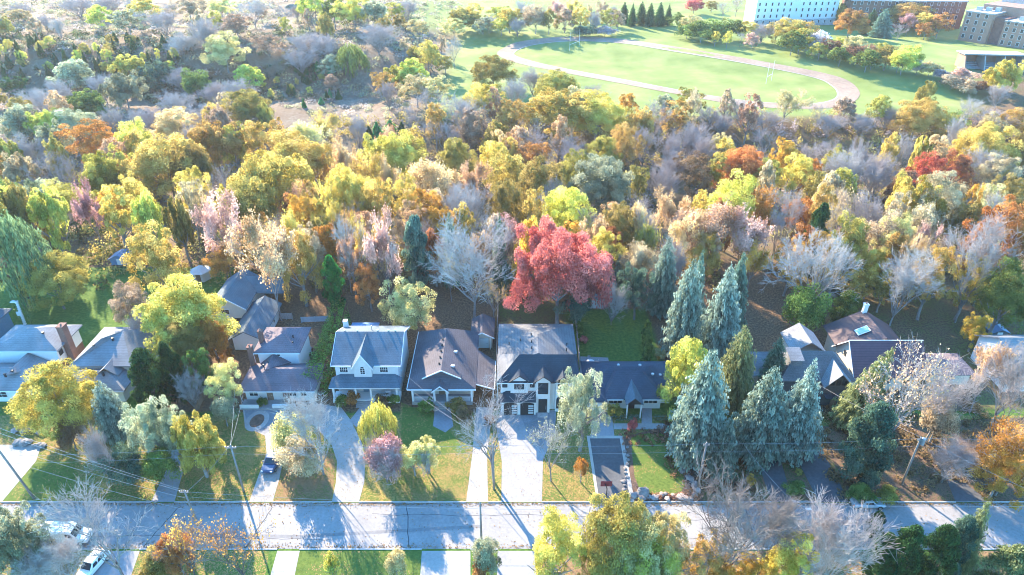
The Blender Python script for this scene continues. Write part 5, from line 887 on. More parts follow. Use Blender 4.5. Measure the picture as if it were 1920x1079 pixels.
# ---------------------------------------------------------------- trees round the houses (base seen or inferred)
def near():
    t=tree
    t(14,396,145,'willow','willow',yb=578,label='large weeping willow with hanging green strands, at the left edge of the picture')
    t(100,486,104,'dome','lime',yb=580,frac=.12,label='small round lime-yellow tree on the shaded lawn beside the weeping willow')
    t(292,425,100,'loose','gold',yb=568,label='irregular golden tree just right of the blue tent-like shed')
    t(240,532,74,'loose','tan',yb=628,label='tan and olive tree between the lime-yellow round tree and the broad yellow tree')
    t(345,532,138,'round','yellow',yb=668,label='broad bright yellow tree left of the white twin-gabled back house')
    t(272,580,72,'brush','mauve',yb=660,label='leafless lilac-grey bush at the rear of the grey hip-roofed house')
    t(398,597,62,'round','orange',yb=690,frac=.15,label='small orange tree below the broad yellow tree, beside the white back house')
    t(105,697,138,'dome','mustard',yb=815,frac=.02,label='huge clipped mustard-coloured dome shrub in front of the two grey-roofed houses')
    t(200,716,74,'spruce','spruce',yb=820,label='narrow blue spruce right of the mustard dome shrub')
    t(275,652,84,'plume','dark',yb=775,label='dark green evergreen covering the right end of the grey hip roof')
    t(318,640,60,'plume','dark',yb=755,label='slimmer dark evergreen right of the one covering the grey roof')
    t(352,610,64,'round','olive',yb=715,label='olive-green tree under the right side of the broad yellow tree')
    t(378,655,50,'loose','green',yb=745,label='dark leafy bush-tree between the olive tree and the purple-brown roof')
    t(288,748,84,'loose','sage',yb=868,label='pale grey-green tree right of the narrow blue spruce')
    t(330,770,62,'loose','sage',yb=865,label='smaller grey-green tree behind the bright yellow front-yard tree')
    t(355,700,55,'brush','grey',yb=770,label='small leafless blue-grey bush beside the leaning wooden fence')
    t(368,778,98,'round','yellow',yb=895,frac=.2,label='rounded bright yellow tree in the front yard beside the sloping path')
    t(425,685,66,'loose','pale',yb=770,label='pale speckled shrub at the left end of the purple-brown roof')
    t(418,745,48,'shrub','sage',yb=800,label='grey-green shrub at the left corner of the purple-brown-roofed bungalow')
    t(186,805,62,'brush','mauve',yb=905,label='small mauve half-bare tree left of the grey-green trees')
    t(130,790,50,'shrub','brown',yb=845,label='brown shrub beside the stacked stones')
    t(235,845,80,'shrub','teal',yb=905,label='low dark teal shrub under the pale grey-green tree'); t(295,850,70,'shrub','green',yb=905,label='low green shrub left of the sloping path'); 
    t(222,915,195,'bare','mauve',yb=1100,xb=238,label='tall nearly leafless tree with dark trunk beside the white van')
    t(436,972,130,'mixed','orange',yb=1105,tw='dark',label='thin orange-leaved tree with many bare twigs at the bottom left'); t(345,980,95,'mixed','orange',yb=1100,tw='dark',label='thin orange tree next to the nearly leafless dark-trunked tree'); t(330,1005,60,'round','rust',yb=1085,label='low rust-orange tree under the thin orange trees')
    t(32,962,100,'round','sage',yb=1085,frac=.05,label='rounded green tree at the lower left corner by the road'); t(15,945,60,'spruce','teal',yb=1040,label='blue-green conifer at the left edge beside the road')
    t(110,1020,110,'brush','grey',yb=1095,label='leafless grey thicket in front of the white van'); t(60,1040,90,'brush','grey',yb=1110,label='leafless grey thicket in the lower left corner'); t(300,1040,70,'shrub','olive',yb=1095,label='olive shrub at the bottom, left of the thin orange trees')
    t(590,738,130,'vase','grey',yb=890,xb=607,label='bare silvery tree on the leaf-covered island between two driveways')
    t(545,790,62,'shrub','pale',yb=850,label='pale yellow shrub left of the bare silvery tree'); t(562,828,78,'shrub','tan',yb=892,label='tan dome shrub right of the dark blue car')
    t(707,757,74,'willow','lime',yb=838,label='small weeping yellow-green tree beside the curved driveway'); t(720,826,84,'brush','pink',yb=905,label='pink twiggy bush on the lawn right of the curved driveway'); t(722,822,78,'shrub','pink',yb=900,frac=.1,label='pink-leaved bush right of the curved driveway')
    t(775,833,52,'shrub','pale',yb=893,frac=.2,label='pale yellow bush right of the pink bush'); t(802,826,48,'loose','pale',yb=888,label='yellow and grey small tree right of the pale yellow bush'); t(800,842,40,'brush','grey',yb=895,label='bare grey bush beside the pale yellow bushes')
    t(905,738,160,'bare','mauve',yb=905,xb=926,label='large bare tree with forked trunk on the narrow strip between two driveways')
    t(1030,795,92,'mixed','sage',yb=903,xb=1033,label='thin grey-green tree on the lawn in front of the modern white house')
    t(1102,692,84,'loose','sage',yb=846,xb=1087,frac=.25,label='tall grey-green pine between the modern white house and the blue-roofed bungalow')
    t(1090,862,27,'shrub','orange',yb=905,frac=.35,label='tiny orange tree on the lawn left of the dark asphalt driveway'); t(1187,787,17,'shrub','maple',yb=812,label='small bright red shrub at the corner of the concrete walk')
    t(1285,632,88,'loose','lime',yb=775,frac=.08,label='yellow-green larch right of the blue-roofed bungalow')
    t(1309,657,130,'spruce','spruce',yb=858,xb=1300,frac=.10,label='big blue spruce beside the oval lawn, nearest the bungalow'); t(1362,780,66,'spruce','spruce',yb=895,label='shortest blue spruce in front of the big spruces')
    t(1385,613,92,'spruce','spruceg',yb=772,label='olive-green spruce behind the front row of blue spruces'); t(1455,632,66,'spruce','teal',yb=735,label='slim blue-green spruce left of the grey-roofed house')
    t(1438,690,122,'spruce','spruce',yb=850,label='big blue spruce in the middle of the front row'); t(1508,676,122,'spruce','spruce',yb=850,label='big blue spruce at the right end of the front row, before the grey-roofed house')
    t(1290,488,86,'spruce','spruce',yb=668,label='tall blue spruce behind the yellow-green larch, left one of the backyard pair'); t(1358,498,94,'spruce','spruce',yb=668,label='tall blue spruce behind the olive-green spruce, right one of the backyard pair'); t(1384,476,56,'spruce','teal',yb=620,label='narrow green spruce just behind the backyard pair of blue spruces'); t(1308,470,56,'spruce','teal',yb=622,label='narrow teal spruce peeking out behind the left backyard blue spruce')
    t(1248,446,64,'spruce','spruce',yb=592,label='blue spruce standing alone right of the red maple')
    t(1534,430,152,'full','grey',yb=602,xb=1507,label='large bare tree with thick pale trunk behind the grey-roofed house'); t(1692,470,106,'vase','grey',yb=612,xb=1668,label='bare vase-shaped grey tree behind the purple-roofed house'); t(1782,408,118,'vase','mauve',yb=606,xb=1790,label='tall bare grey-topped tree right of the bare vase-shaped tree'); t(1748,462,70,'loose','gold',yb=600,label='golden tree between the two bare grey trees behind the purple roof'); t(1818,475,62,'loose','gold',yb=600,label='golden tree right of the tall bare grey-topped tree'); t(1832,590,46,'loose','orange',yb=660,label='small orange-gold tree left of the small blue shed')
    t(1612,650,86,'spruce','spruceg',yb=800,lean=(0,.22,0),label='leaning olive-green pine in front of the purple-roofed house'); t(1637,752,116,'plume','teal',yb=905,label='broad dark green evergreen left of the pole with the white box')
    t(1698,655,150,'mixed','peach',yb=850,label='half-bare peach-tinted tree in front of the purple-roofed house'); t(1855,690,175,'bare','mauve',yb=875,xb=1845,tw='dark',label='large dark-trunked bare tree near the right edge'); t(1780,680,110,'vase','mauve',yb=830,label='bare mauve tree hiding the low roof at the right'); t(1905,800,120,'sparse','orange',yb=930,label='orange-red half-bare tree at the right edge by the road'); t(1880,840,90,'loose','orange',yb=935,label='low orange tree in front of the dark-trunked bare tree'); t(1785,830,100,'brush','brown',yb=905,label='tangled brown thicket above the dark driveway at the right'); t(1755,745,70,'shrub','tan',yb=830,label='tan undergrowth bush below the peach-tinted tree')
    t(1375,905,215,'full','mauve',yb=1110,tw='dark',label='tall bare silvery tree at the bottom, rising across the road'); t(1445,930,110,'vase','grey',yb=1105,tw='dark',label='bare silvery tree beside the leaning pole at the bottom'); t(1555,950,165,'brush','mauve',yb=1115,label='dense bare lilac-brown tree of rounded outline at the bottom')
    t(1040,966,112,'loose','yellow',yb=1120,label='bright yellow tree at the bottom right of the middle'); t(1152,938,130,'dome','olive',yb=1105,label='olive round tree at the bottom whose top crosses the road edge'); t(1195,985,125,'dome','pale',yb=1130,label='pale yellow-green round tree in front of the olive one at the bottom'); t(1255,965,90,'loose','pale',yb=1110,label='pale loose-crowned tree at the bottom between the olive and silvery trees'); t(1215,1030,110,'dome','lime',yb=1150,label='yellow-green tree at the bottom edge, below the pale yellow-green round one'); t(1325,1015,90,'loose','gold',yb=1130,label='golden tree under the tall bare silvery tree'); t(1480,1005,90,'loose','gold',yb=1130,label='golden tree at the bottom between two bare trees'); t(1120,1035,70,'loose','olive',yb=1120,label='olive tree at the bottom right of the bright yellow tree'); t(1400,1040,80,'loose','orange',yb=1140,label='orange-yellow low tree at the bottom edge')
    t(1898,650,90,'vase','mauve',yb=805,label='bare mauve tree in front of the white gabled house at the right edge'); t(1852,645,84,'sparse','peach',yb=775,label='half-bare peach tree left of the white gabled house at the right edge')
    for a in ((1700,985,92,'plume','dark',1105,'dark evergreen at the bottom right, left one of the dark clump'),(1760,985,95,'plume','dark',1105,'dark evergreen in the middle of the dark clump at the bottom right'),(1655,1000,70,'plume','dark',1100,'small dark evergreen beside the dense lilac-brown bare tree'),(1800,965,72,'plume','teal',1080,'feathery teal evergreen of the dark clump, next to its yellow-green conifer')): t(*a[:5],yb=a[5],label=a[6])
    t(1828,942,58,'spruce','spruceg',yb=1065,label='yellow-green conifer at the right end of the dark clump by the road'); t(1893,1025,115,'plume','spruceg',yb=1130,label='bright green pine in the bottom right corner'); t(1645,958,40,'plume','dark',yb=1010,label='narrow dark evergreen just below the parked silver car')
    t(908,1005,54,'shrub','sage',yb=1085,frac=0,label='ivy-green shrub round the foot of the pole in the middle of the bottom'); t(905,1040,40,'shrub','rust',yb=1092,label='small rust shrub below the ivy-green shrub'); t(620,1040,28,'shrub','lime',yb=1085,label='small lime shrub on the bottom lawn, left of the two'); t(742,1036,46,'shrub','pale',yb=1085,label='pale yellow shrub on the bottom lawn, right of the two')
    t(880,412,172,'full','grey',yb=602,xb=890,label='large bare silver tree behind the brown craftsman house'); t(915,520,62,'mixed','gold',yb=602,xb=925,label='gold-tipped small tree at the right side of the large bare silver tree')
    t(1056,412,186,'broad','maple',yb=608,xb=1044,frac=.24,label='big crimson maple standing behind the modern white house')
    t(757,528,100,'loose','pale',yb=625,frac=.15,label='pale gold tree behind the right end of the white gabled house'); t(622,478,54,'plume','emerald',yb=585,label='vivid emerald evergreen behind the tall hedge'); t(780,398,68,'plume','teal',yb=548,label='tall blue-green pine left of the large bare silver tree')
    t(514,408,116,'sparse','peach',yb=602,xb=528,label='half-bare peach and lilac tree behind the white back house'); t(560,425,76,'loose','gold',yb=575,label='golden tree right of the half-bare peach tree'); t(722,400,80,'sparse','pink',yb=565,label='pink half-bare tree left of the tall blue-green pine'); t(655,402,74,'bare','grey',yb=560,label='bare grey tree left of the pink half-bare tree'); t(692,500,58,'loose','rust',yb=585,label='dark rust bush-tree under the pink half-bare tree'); t(937,400,50,'spruce','teal',yb=560,label='dark spruce just right of the large bare silver tree'); t(845,400,40,'spruce','teal',yb=540,label='dark spruce peeking out left above the large bare silver tree')
    t(410,358,88,'sparse','pink',yb=520,label='pink sparse tree with pale slanting trunks above the white hexagonal shed'); t(420,462,76,'loose','rust',yb=530,label='low red-brown tree right of the white hexagonal shed'); t(1160,478,36,'spruce','spruce',yb=560,label='small blue spruce right of the crimson maple'); t(1150,528,56,'brush','grey',yb=610,label='bare grey bush beside the pale garden hut'); t(1195,500,64,'loose','teal',yb=600,label='blue-green bush-tree left of the lone blue spruce'); t(1082,548,60,'shrub','teal',yb=612,frac=.1,label='dark green bush at the foot of the crimson maple'); t(1533,378,64,'plume','dark',yb=520,label='dark pine behind the big bare pale-trunked tree'); t(1882,500,90,'round','green',yb=640,label='dark green leafy tree at the right edge, beside the small blue shed'); t(1512,548,70,'shrub','green',yb=625,label='green bush at the foot of the thick pale trunk'); t(1590,545,70,'plume','green',yb=615,label='green evergreen bush behind the purple roof, left of the vase-shaped tree')
    for i,(x,y) in enumerate(((1213,600),(1216,622),(1212,645))): t(x,y,24,'plume','green',yb=y+48,label=['columnar green shrub in the lit back lawn, topmost of three in a line','columnar green shrub in the lit back lawn, middle of three in a line','columnar green shrub in the lit back lawn, lowest of three in a line'][i])
    for x,y,w,c,l in ((660,738,30,'rust','rust shrub left of the white porch steps'),(640,742,26,'green','green shrub at the left end of the white porch'),(715,740,26,'brown','dark red shrub right of the white porch steps'),(738,742,24,'green','green shrub at the right end of the white porch'),(800,752,30,'green','green shrub left of the craftsman porch steps'),(855,750,34,'olive','olive shrub right of the craftsman porch steps'),(492,748,18,'green','green shrub by the purple-brown bungalow door'),(870,770,30,'brown','brown bush at the right of the craftsman path'),(1150,760,30,'olive','olive shrub at the left of the bungalow bed'),(1237,655,22,'pale','pale bush behind the right end of the blue roof'),(1238,665,14,'orange','little orange bush at the rear right corner of the blue roof'),(1095,632,16,'maple','dark crimson bush beside the modern house rear corner'),(1085,610,22,'green','green bush along the right side of the modern house'),(1497,880,14,'olive','round olive shrub between the two shaded asphalt driveways'),(1490,905,34,'green','green shrub at the lower end of the strip between the asphalt driveways'),(1408,895,18,'orange','tiny orange shrub beside the shaded asphalt driveway'),(1365,870,18,'maple','small dark red shrub below the blue spruces'),(1618,912,44,'green','green shrub beside the parked silver car'),(1665,918,34,'olive','olive shrub right of the parked silver car'),(920,780,24,'brown','twiggy shrub beside the concrete driveway')):
        t(x,y,w,'shrub',c,yb=y+w*.75,label=l)
    for x,y,l in ((1060,772,'first'),(1069,773,'second'),(1078,772,'third')): t(x,y,10,'shrub','green',yb=y+8,label=f'clipped little green bush before the modern white house, {l} from the left')
# ---------------------------------------------------------------- woods, ravine and field edge: (x, top, width, height, kind, colour)
WOODS='''185 298 98 18 round lime;300 272 112 21 round gold;500 300 135 21 round gold;590 282 36 16 loose orange;545 268 90 19 round gold;75 288 80 16 bare tan;122 302 46 15 bare mauve;30 300 60 15 round tan;410 308 54 16 bare grey;455 352 90 17 round olive;355 285 66 19 round olive;232 300 34 15 loose rust;120 362 70 12 round lime;60 352 80 14 round sage;10 350 50 14 round green;395 240 95 18 round gold;480 238 70 17 loose gold;430 245 50 17 loose olive;560 228 90 17 sparse pale;610 215 70 16 sparse yellow;320 213 76 15 loose peach;355 232 50 14 brush grey;170 240 96 17 loose orange;240 240 52 16 round yellow;85 242 66 15 round sage;35 252 72 15 brush olive;30 208 58 14 round sage;82 214 62 14 round lime;132 216 60 14 round sage;10 270 45 15 round olive;270 290 40 17 loose gold;640 260 60 17 sparse peach;685 285 62 18 sparse gold;650 330 70 18 round gold;730 262 100 20 round yellow;790 300 100 19 sparse peach;855 275 62 16 dome olive;890 308 56 17 sparse peach;965 303 76 19 loose yellow;1020 322 82 18 dome olive;1080 305 70 18 dome olive;1125 312 92 18 dome sage;870 345 88 17 brush grey;948 355 62 16 dome olive;1060 365 92 16 loose yellow;1165 402 62 15 dome olive;1200 365 60 15 bare pink;1252 352 72 16 sparse peach;1290 395 76 17 sparse peach;1340 388 122 18 sparse peach;1405 395 90 17 sparse pink;1372 350 86 18 round yellow;1430 348 82 18 sparse orange;1492 358 64 17 bare grey;1548 360 38 17 loose gold;1640 363 76 17 brush tan;1722 350 92 18 round gold;1765 345 90 18 dome tan;1835 360 32 17 loose orange;1872 355 62 17 bare grey;1895 400 105 19 loose orange;1660 395 80 17 sparse tan;1600 418 70 17 loose olive;1690 420 76 16 loose pale;1365 270 36 15 loose gold;1395 288 72 16 round red;1480 274 52 16 loose orange;1500 300 60 16 loose gold;1526 308 30 14 loose orange;1430 275 50 14 bare mauve;1600 286 92 16 brush olive;1660 290 76 16 brush tan;1765 264 44 15 loose peach;1745 300 72 16 loose red;1798 295 60 15 loose rust;1860 250 88 17 dome gold;1858 278 62 15 brush grey;1530 268 70 15 bare mauve;1575 260 60 14 bare mauve;1440 240 60 13 bare mauve;1700 252 44 14 brush grey;1320 255 60 14 brush mauve;1310 300 70 15 loose brown;1270 285 60 15 brush mauve;1345 300 40 14 loose olive;1050 180 132 18 round gold;1120 190 90 18 round gold;1170 245 62 17 loose gold;1230 185 70 18 bare tan;1210 240 80 16 bare mauve;1010 235 90 17 bare tan;968 246 54 16 loose peach;960 198 70 17 loose gold;905 165 72 16 loose gold;880 215 66 15 loose tan;830 228 66 15 bare mauve;870 180 80 16 brush grey;800 165 90 17 bare tan;770 195 50 14 bare peach;935 235 50 15 loose olive;1080 260 70 15 brush brown;1130 270 60 15 dome olive;1000 280 60 15 loose rust;1270 200 60 15 loose gold;1300 230 70 15 brush mauve;1045 143 74 13 dome olive;1000 128 58 12 brush mauve;925 114 76 13 dome olive;965 150 50 12 brush grey;1110 158 46 10 brush mauve;1085 170 40 10 shrub pale;1180 180 40 9 loose orange;730 225 44 8 young emerald;705 228 30 8 young emerald;752 228 26 7 young dark;690 235 26 7 young dark;745 127 52 10 round yellow;770 118 62 12 loose lime;800 85 48 16 loose yellow;850 68 30 15 bare grey;820 150 60 12 loose pale;720 140 50 11 loose gold;780 150 70 12 loose pale;655 85 68 14 willow green;620 108 44 11 loose sage;610 68 66 11 brush mauve;705 45 90 14 brush mauve;785 42 48 11 loose pale;575 62 90 13 brush mauve;560 90 70 12 brush tan;500 70 60 10 loose tan;415 70 76 17 loose pale;375 35 72 15 brush mauve;340 60 70 14 brush grey;440 32 56 12 loose tan;300 20 62 13 brush mauve;235 25 66 13 loose sage;180 15 66 13 loose lime;130 122 64 13 round sage;70 165 84 14 brush grey;100 150 60 13 brush grey;235 110 66 12 round lime;290 124 58 13 dome teal;335 128 52 12 brush tan;362 140 46 12 round green;185 140 52 12 brush grey;225 145 78 14 round sage;160 180 60 12 round green;205 202 38 10 brush olive;248 206 44 10 brush teal;278 202 54 11 brush mauve;322 172 60 12 brush grey;385 192 82 12 brush grey;455 180 86 14 dome olive;440 150 62 12 brush grey;400 155 56 11 brush tan;468 128 60 11 loose lime;30 190 40 12 loose olive;20 150 50 9 loose dark;470 -2 62 15 vase gold;525 10 44 13 bare mauve;578 -12 62 18 loose lime;622 0 52 16 loose green;660 0 70 16 loose yellow;700 8 50 14 round sage;410 0 60 13 loose pale;350 0 70 12 loose tan;262 2 60 12 loose yellow;140 -5 70 12 brush tan;35 5 44 9 brush mauve;28 22 50 8 loose pale;80 30 40 8 brush mauve;200 -8 60 12 brush tan;760 0 60 12 brush mauve;740 10 40 11 loose olive;985 0 46 15 vase gold;930 17 52 10 loose lime;888 28 44 9 loose olive;915 30 36 8 brush grey;1045 2 36 14 sparse pink;1075 2 32 13 sparse gold;1105 8 24 10 sparse tan;1130 2 26 13 sparse tan;1150 12 28 11 brush mauve;1020 10 26 12 bare tan;1172 5 24 12 spruce dark;1188 6 24 13 spruce dark;1205 4 26 13 spruce dark;1222 6 26 13 spruce dark;1240 5 26 13 spruce dark;1256 8 24 12 spruce dark;1303 0 32 9.6 round maple;1336 5 24 7.2 loose olive;1360 4 42 10 bare pink;1385 -8 34 13 bare mauve;1100 50 44 6 shrub teal;1135 52 40 5 shrub grey;1343 63 18 7.2 loose gold;1366 62 20 8.4 loose yellow;1391 62 18 7 bare grey;1414 66 32 7.2 loose pink;1300 34 49 9.6 loose pale;1318 45 54 9.6 shrub green;1345 44 54 9.6 shrub green;1372 40 49 9.6 shrub green;1408 45 43 9.6 loose yellow;1432 46 54 9.6 brush mauve;1460 44 62 10.8 loose pale;1486 41 68 13.2 loose yellow;1516 46 43 12.0 loose gold;1490 62 54 10.8 shrub green;1505 60 54 10.8 shrub lime;1530 65 49 9.6 shrub grey;1558 78 46 8.4 shrub brown;1600 24 74 14 round rust;1568 -2 38 14 spruce dark;1640 18 40 14 spruce dark;1662 18 46 15 spruce teal;1614 14 24 9 spruce dark;1705 12 84 14 round gold;1710 26 34 12 sparse pink;1736 30 46 12 round gold;1768 30 40 13.2 loose rust;1690 45 36 9 bare mauve;1575 75 46 8.4 loose lime;1605 74 59 10.8 loose pale;1632 95 49 9.6 shrub green;1655 85 32 9.6 loose lime;1668 92 54 9.6 shrub olive;1702 93 51 12.0 round lime;1610 88 54 8.4 shrub brown;1725 115 35 6.0 shrub grey;1748 118 40 6.0 shrub pale;1770 132 35 4.8 shrub grey;1790 142 40 6.0 shrub tan;1815 150 46 6.0 shrub tan;1838 155 35 4.8 shrub brown;1812 130 40 6.0 shrub pink;1862 134 30 7.2 loose yellow;1895 120 70 14 round gold;1880 160 40 9 brush tan;1300 172 54 10 loose olive;1332 198 46 9 brush tan;1395 190 66 10 brush mauve;1480 170 80 13 sparse pale;1540 196 40 9 bare mauve;1592 190 46 10 loose tan;1655 186 42 11 loose olive;1670 200 44 9 brush mauve;1728 198 88 13 dome gold;1790 215 50 10 loose gold;1825 180 56 11 bare grey;1870 205 60 10 brush mauve;1905 210 60 11 loose gold;1440 205 50 9 brush mauve;1250 185 50 9 loose sage;1355 215 50 9 brush mauve;1620 215 50 9 brush mauve;1560 215 50 9 brush mauve;560 380 60 16 loose orange;610 340 60 17 sparse gold;640 395 50 14 sparse gold;350 330 60 17 loose gold;250 345 60 16 loose gold;700 350 60 17 loose gold;760 345 60 17 loose gold;800 370 60 16 loose orange;470 415 50 13 loose rust;590 420 46 13 loose olive;1210 420 46 14 sparse olive;1330 450 60 13 loose gold;1420 455 60 12 sparse orange;1880 300 70 14 loose tan;1900 340 60 14 loose olive;1700 330 50 14 loose brown;1580 330 50 14 dome olive;1540 335 50 14 loose olive;1440 310 50 14 loose olive;1250 310 60 14 brush brown;1190 320 50 14 loose olive;925 275 60 16 loose gold;845 330 50 14 loose peach;865 22 46 12 round olive;885 12 40 12 loose gold;955 20 44 13 round gold;1005 18 44 14 round tan;1030 22 40 13 loose olive;1060 20 40 13 loose tan;1090 20 40 13 loose gold;1118 22 38 12 brush mauve;1140 22 36 12 loose olive;1160 24 36 11 loose tan;905 36 44 9 loose sage;940 38 44 9 loose lime;970 34 40 10 brush mauve;850 40 50 10 loose pale;1275 30 40 9 loose green;1290 48 40 7 shrub green;1330 58 36 6 shrub olive;1540 84 40 8 loose olive;1580 92 40 8 shrub green;1640 100 40 8 loose olive;1690 105 40 8 loose green;1590 12 40 12 round gold;1630 8 50 13 round gold;1675 8 50 13 round gold;1740 46 40 9 loose rust'''
def woods():
    for ln in WOODS.split(';'):
        a=ln.split(); tree(float(a[0]),float(a[1]),float(a[2])*(1.12 if float(a[1])>200 else 1.0),a[4],a[5],h=float(a[3]))
    rng=random.Random(5)
    for i in range(62):                     # young conifers and yellow aspens on the shaded slope
        x=rng.uniform(0,335); y=rng.uniform(62,150)-.03*x
        if y>122 and x>60: continue
        tree(x,y,rng.uniform(9,16),'young','dark',h=rng.uniform(4,7),label='small dark young conifer on the shaded slope at the upper left')
    for i in range(24):
        x=rng.uniform(0,330); y=rng.uniform(62,122)
        tree(x,y,rng.uniform(10,22),'loose','yellow',h=rng.uniform(4,7),label='small yellow aspen among the young conifers on the upper left slope')
    for i in range(26):
        x=rng.uniform(500,640); y=rng.uniform(112,190); c=rng.choice(['dark','dark','yellow','emerald'])
        tree(x,y,rng.uniform(8,14),'young' if c!='yellow' else 'loose',c,h=rng.uniform(3,5),label='little yellow sapling on the dry bare bank' if c=='yellow' else 'little dark conifer on the dry bare bank')
def fill():
    rng=random.Random(21); pos=[(q['base'].x,q['base'].y,q['r']) for q in TREES if q['kind']!='young']
    near_c=[('sparse','peach'),('sparse','gold'),('loose','gold'),('loose','tan'),('bare','grey'),('sparse','tan'),('loose','olive'),('brush','mauve'),('loose','orange'),('sparse','pink'),('mixed','gold'),('loose','peach'),('bare','mauve'),('loose','rust'),('mixed','peach')]
    far_c=[('round','gold'),('loose','tan'),('brush','tan'),('dome','olive'),('loose','peach'),('brush','grey'),('round','pale'),('sparse','peach'),('bare','mauve'),('round','olive'),('loose','gold'),('sparse','tan'),('dome','tan'),('loose','pale')]
    def go(n,x0,x1,y0,y1,hs,ch,sep,ok):
        k=0
        for _ in range(6000):
            if k>=n: return
            x=rng.uniform(x0,x1); y=rng.uniform(y0,y1)
            if abs(x)>y*.86+4 or not ok(x,y): continue
            r=rng.uniform(2.6,4.4)
            if any((x-a)**2+(y-c)**2<(sep*(r+e))**2 for a,c,e in pos): continue
            h=rng.uniform(*hs); z=float(T(x,y)); dep=y*CT-(z+h*.93-HC)*ST; up=y*ST+(z+h*.93-HC)*CT; kd,cl=rng.choice(ch)
            tree(960+FP*x/dep,540-FP*up/dep,2*r*ppm(y,z+h*.7),kd,cl,h=h); pos.append((x,y,r)); k+=1
    go(70,-112,112,125,152,(12,18),near_c,.62,lambda x,y:(x>-56 or y>150) and not(-100<x<-80 and y<150) and not (44<x<56 and y<134) and not(-68<x<-54 and y<137))
    go(9,56,104,113,128,(7,13),[('bare','grey'),('loose','gold'),('mixed','orange'),('brush','brown'),('loose','olive')],.6,lambda x,y:not(88<x<98 and y<118))
    go(9,-122,-62,139,151,(15,18),[('round','lime'),('loose','gold'),('round','olive'),('dome','olive')],.55,lambda x,y:True)  # row added behind the left lawn to shade it
    go(58,-200,200,150,262,(12,18),far_c,.60,lambda x,y: y<250 or x<-20)
    go(50,-300,-25,262,420,(7,12),[('brush','mauve'),('loose','olive'),('brush','tan'),('round','sage'),('loose','lime'),('brush','grey'),('dome','olive'),('loose','tan')],.8,lambda x,y:not(285<y<350 and x<-95) and not (-112<x<-55 and 225<y<300))
near(); woods(); fill()
# ---------------------------------------------------------------- labels that single out every tree
CW={'gold':'golden','mustard':'mustard','willow':'green','hedge':'green','yellow':'bright yellow','pale':'pale yellow','lime':'yellow-green','olive':'olive','orange':'orange','red':'red','maple':'crimson','rust':'rust-brown','peach':'peach','green':'green','dark':'dark green','emerald':'emerald','teal':'teal-green','spruce':'blue-green','spruceg':'olive-green','sage':'grey-green','grey':'grey','mauve':'mauve','tan':'tan','pink':'pink','brown':'brown'}
KW={'round':'round-crowned tree','broad':'broad tree','dome':'dome-shaped tree','loose':'loose-crowned tree','shrub':'bush','spruce':'spruce','young':'small conifer','plume':'evergreen','willow':'weeping tree','full':'leafless tree','bare':'leafless tree','vase':'vase-shaped tree','brush':'leafless thicket-like tree','sparse':'half-bare tree','mixed':'half-bare tree'}
ORD=['','second ','third ','fourth ','fifth ','sixth ','seventh ','eighth ','ninth ','tenth ']
def zone(px,y):
    a,b=zone_(px,y); return a.replace(' of the woods',''),b
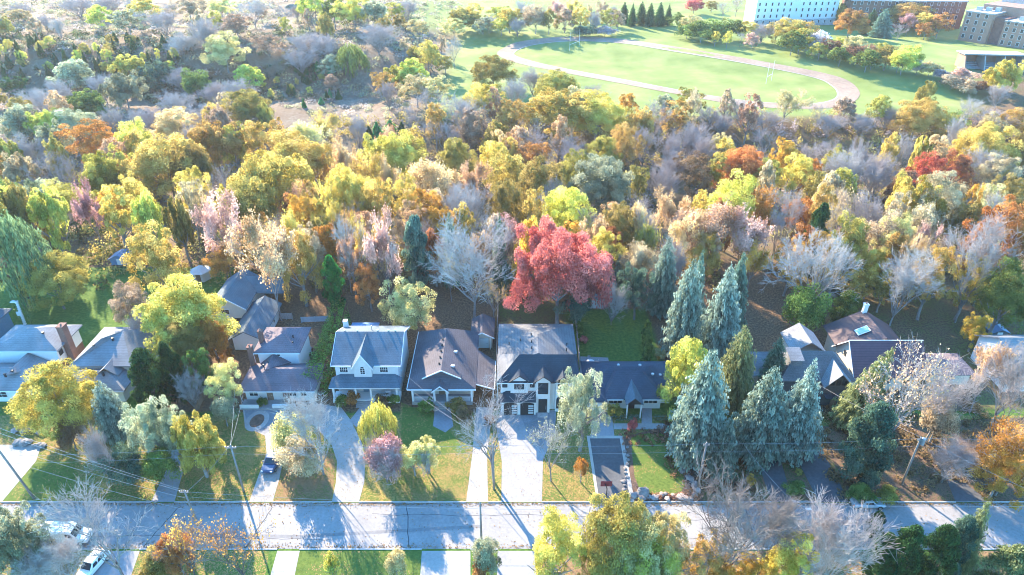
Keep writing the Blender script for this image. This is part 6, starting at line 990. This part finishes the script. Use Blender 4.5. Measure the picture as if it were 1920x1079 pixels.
def zone_(px,y):
    if y<78 and px>=830:
        if px<1160: return 'above the left bend of the running track','trees above the running track'
        if px<1300: return 'in the dark row beyond the far straight of the track','trees above the running track'
        if px<1565: return 'before the distant white six-storey block','trees by the distant buildings'
        return 'before the distant brick school','trees by the distant buildings'
    if y<172 and px>=1560: return 'along the bank left of the concrete pavilion','bushes along the far edge of the field'
    if y<235 and px>=1250: return 'along the near edge of the playing field','trees along the near edge of the field'
    if y<200 and px>=860: return 'below the left bend of the running track','trees along the near edge of the field'
    if y<62: return ('at the top edge, above the shaded conifer slope' if px<300 else 'at the top edge, above the bare bank' if px<600 else 'at the top edge, left of the small lawn'),'trees of the upper left scrubland'
    if y<225 and px<860:
        if px<220: return 'below the shaded conifer slope, far left','trees of the upper left scrubland'
        if px<420: return 'right below the shaded conifer slope','trees of the upper left scrubland'
        if px<620: return 'left of the bare bank','trees of the upper left scrubland'
        return 'between the bare bank and the playing field','trees of the upper left scrubland'
    xs=((170,'above the weeping willow'),(330,'above the blue tarpaulin shed'),(480,'above the white hexagonal hut'),(620,'above the white back house'),(780,'above the white gabled house'),(940,'above the craftsman house'),(1150,'above the crimson maple'),(1290,'above the lone blue spruce'),(1440,'above the twin backyard spruces'),(1620,'above the thick pale-trunked tree'),(1760,'above the purple-roofed house'),(9999,'above the small blue shed'))
    nm=[n for b,n in xs if px<b][0]
    bd='in the far row' if y<290 else 'in the middle row' if y<350 else 'in the near row'
    return f'{bd} of the woods {nm}','trees of the wooded ravine'
bins={}
for t in TREES:
    o=t['o']; o['category']='shrub' if t['kind']=='shrub' else 'tree'; near_=t['label']
    if near_:
        if 'shaded slope at the upper left' in near_ or 'young conifers on the upper' in near_ or 'dry bare bank' in near_: o['group']='little trees: '+near_.split(' on ')[0].replace('small ','').replace('little ','') 
        o['label']=near_; continue
    z,g=zone(*t['ctr']); o['group']=g; bins.setdefault((CW[t['col']]+' '+KW[t['kind']],z),[]).append(t)
for (a,z),ts in bins.items():
    ts.sort(key=lambda t:t['px'])
    for i,t in enumerate(ts): t['o']['label']=(f'{a} {z}' if len(ts)==1 else f'{ORD[i]}leftmost {a} {z}' if i else f'leftmost {a} {z}') 
for o in bpy.data.objects:
    if o.get('label') and len(o['label'].split())>16: print('LONG',o['label'])
# ---------------------------------------------------------------- the thin autumn air
hz=MB().box(-1510,1510,-75,2610,-25,82).build('haze',bpy.data.materials.new('haze')); hz['kind']='stuff'; hz['label']='thin pale haze over the valley'
hm=hz.data.materials[0]; hm.use_nodes=True; hm.node_tree.nodes.remove(hm.node_tree.nodes['Principled BSDF']); pv=hm.node_tree.nodes.new('ShaderNodeVolumePrincipled'); pv.inputs['Color'].default_value=(.93,.95,1,1); pv.inputs['Density'].default_value=.00009; pv.inputs['Anisotropy'].default_value=.2
hm.node_tree.links.new(pv.outputs[0],hm.node_tree.nodes['Material Output'].inputs['Volume'])
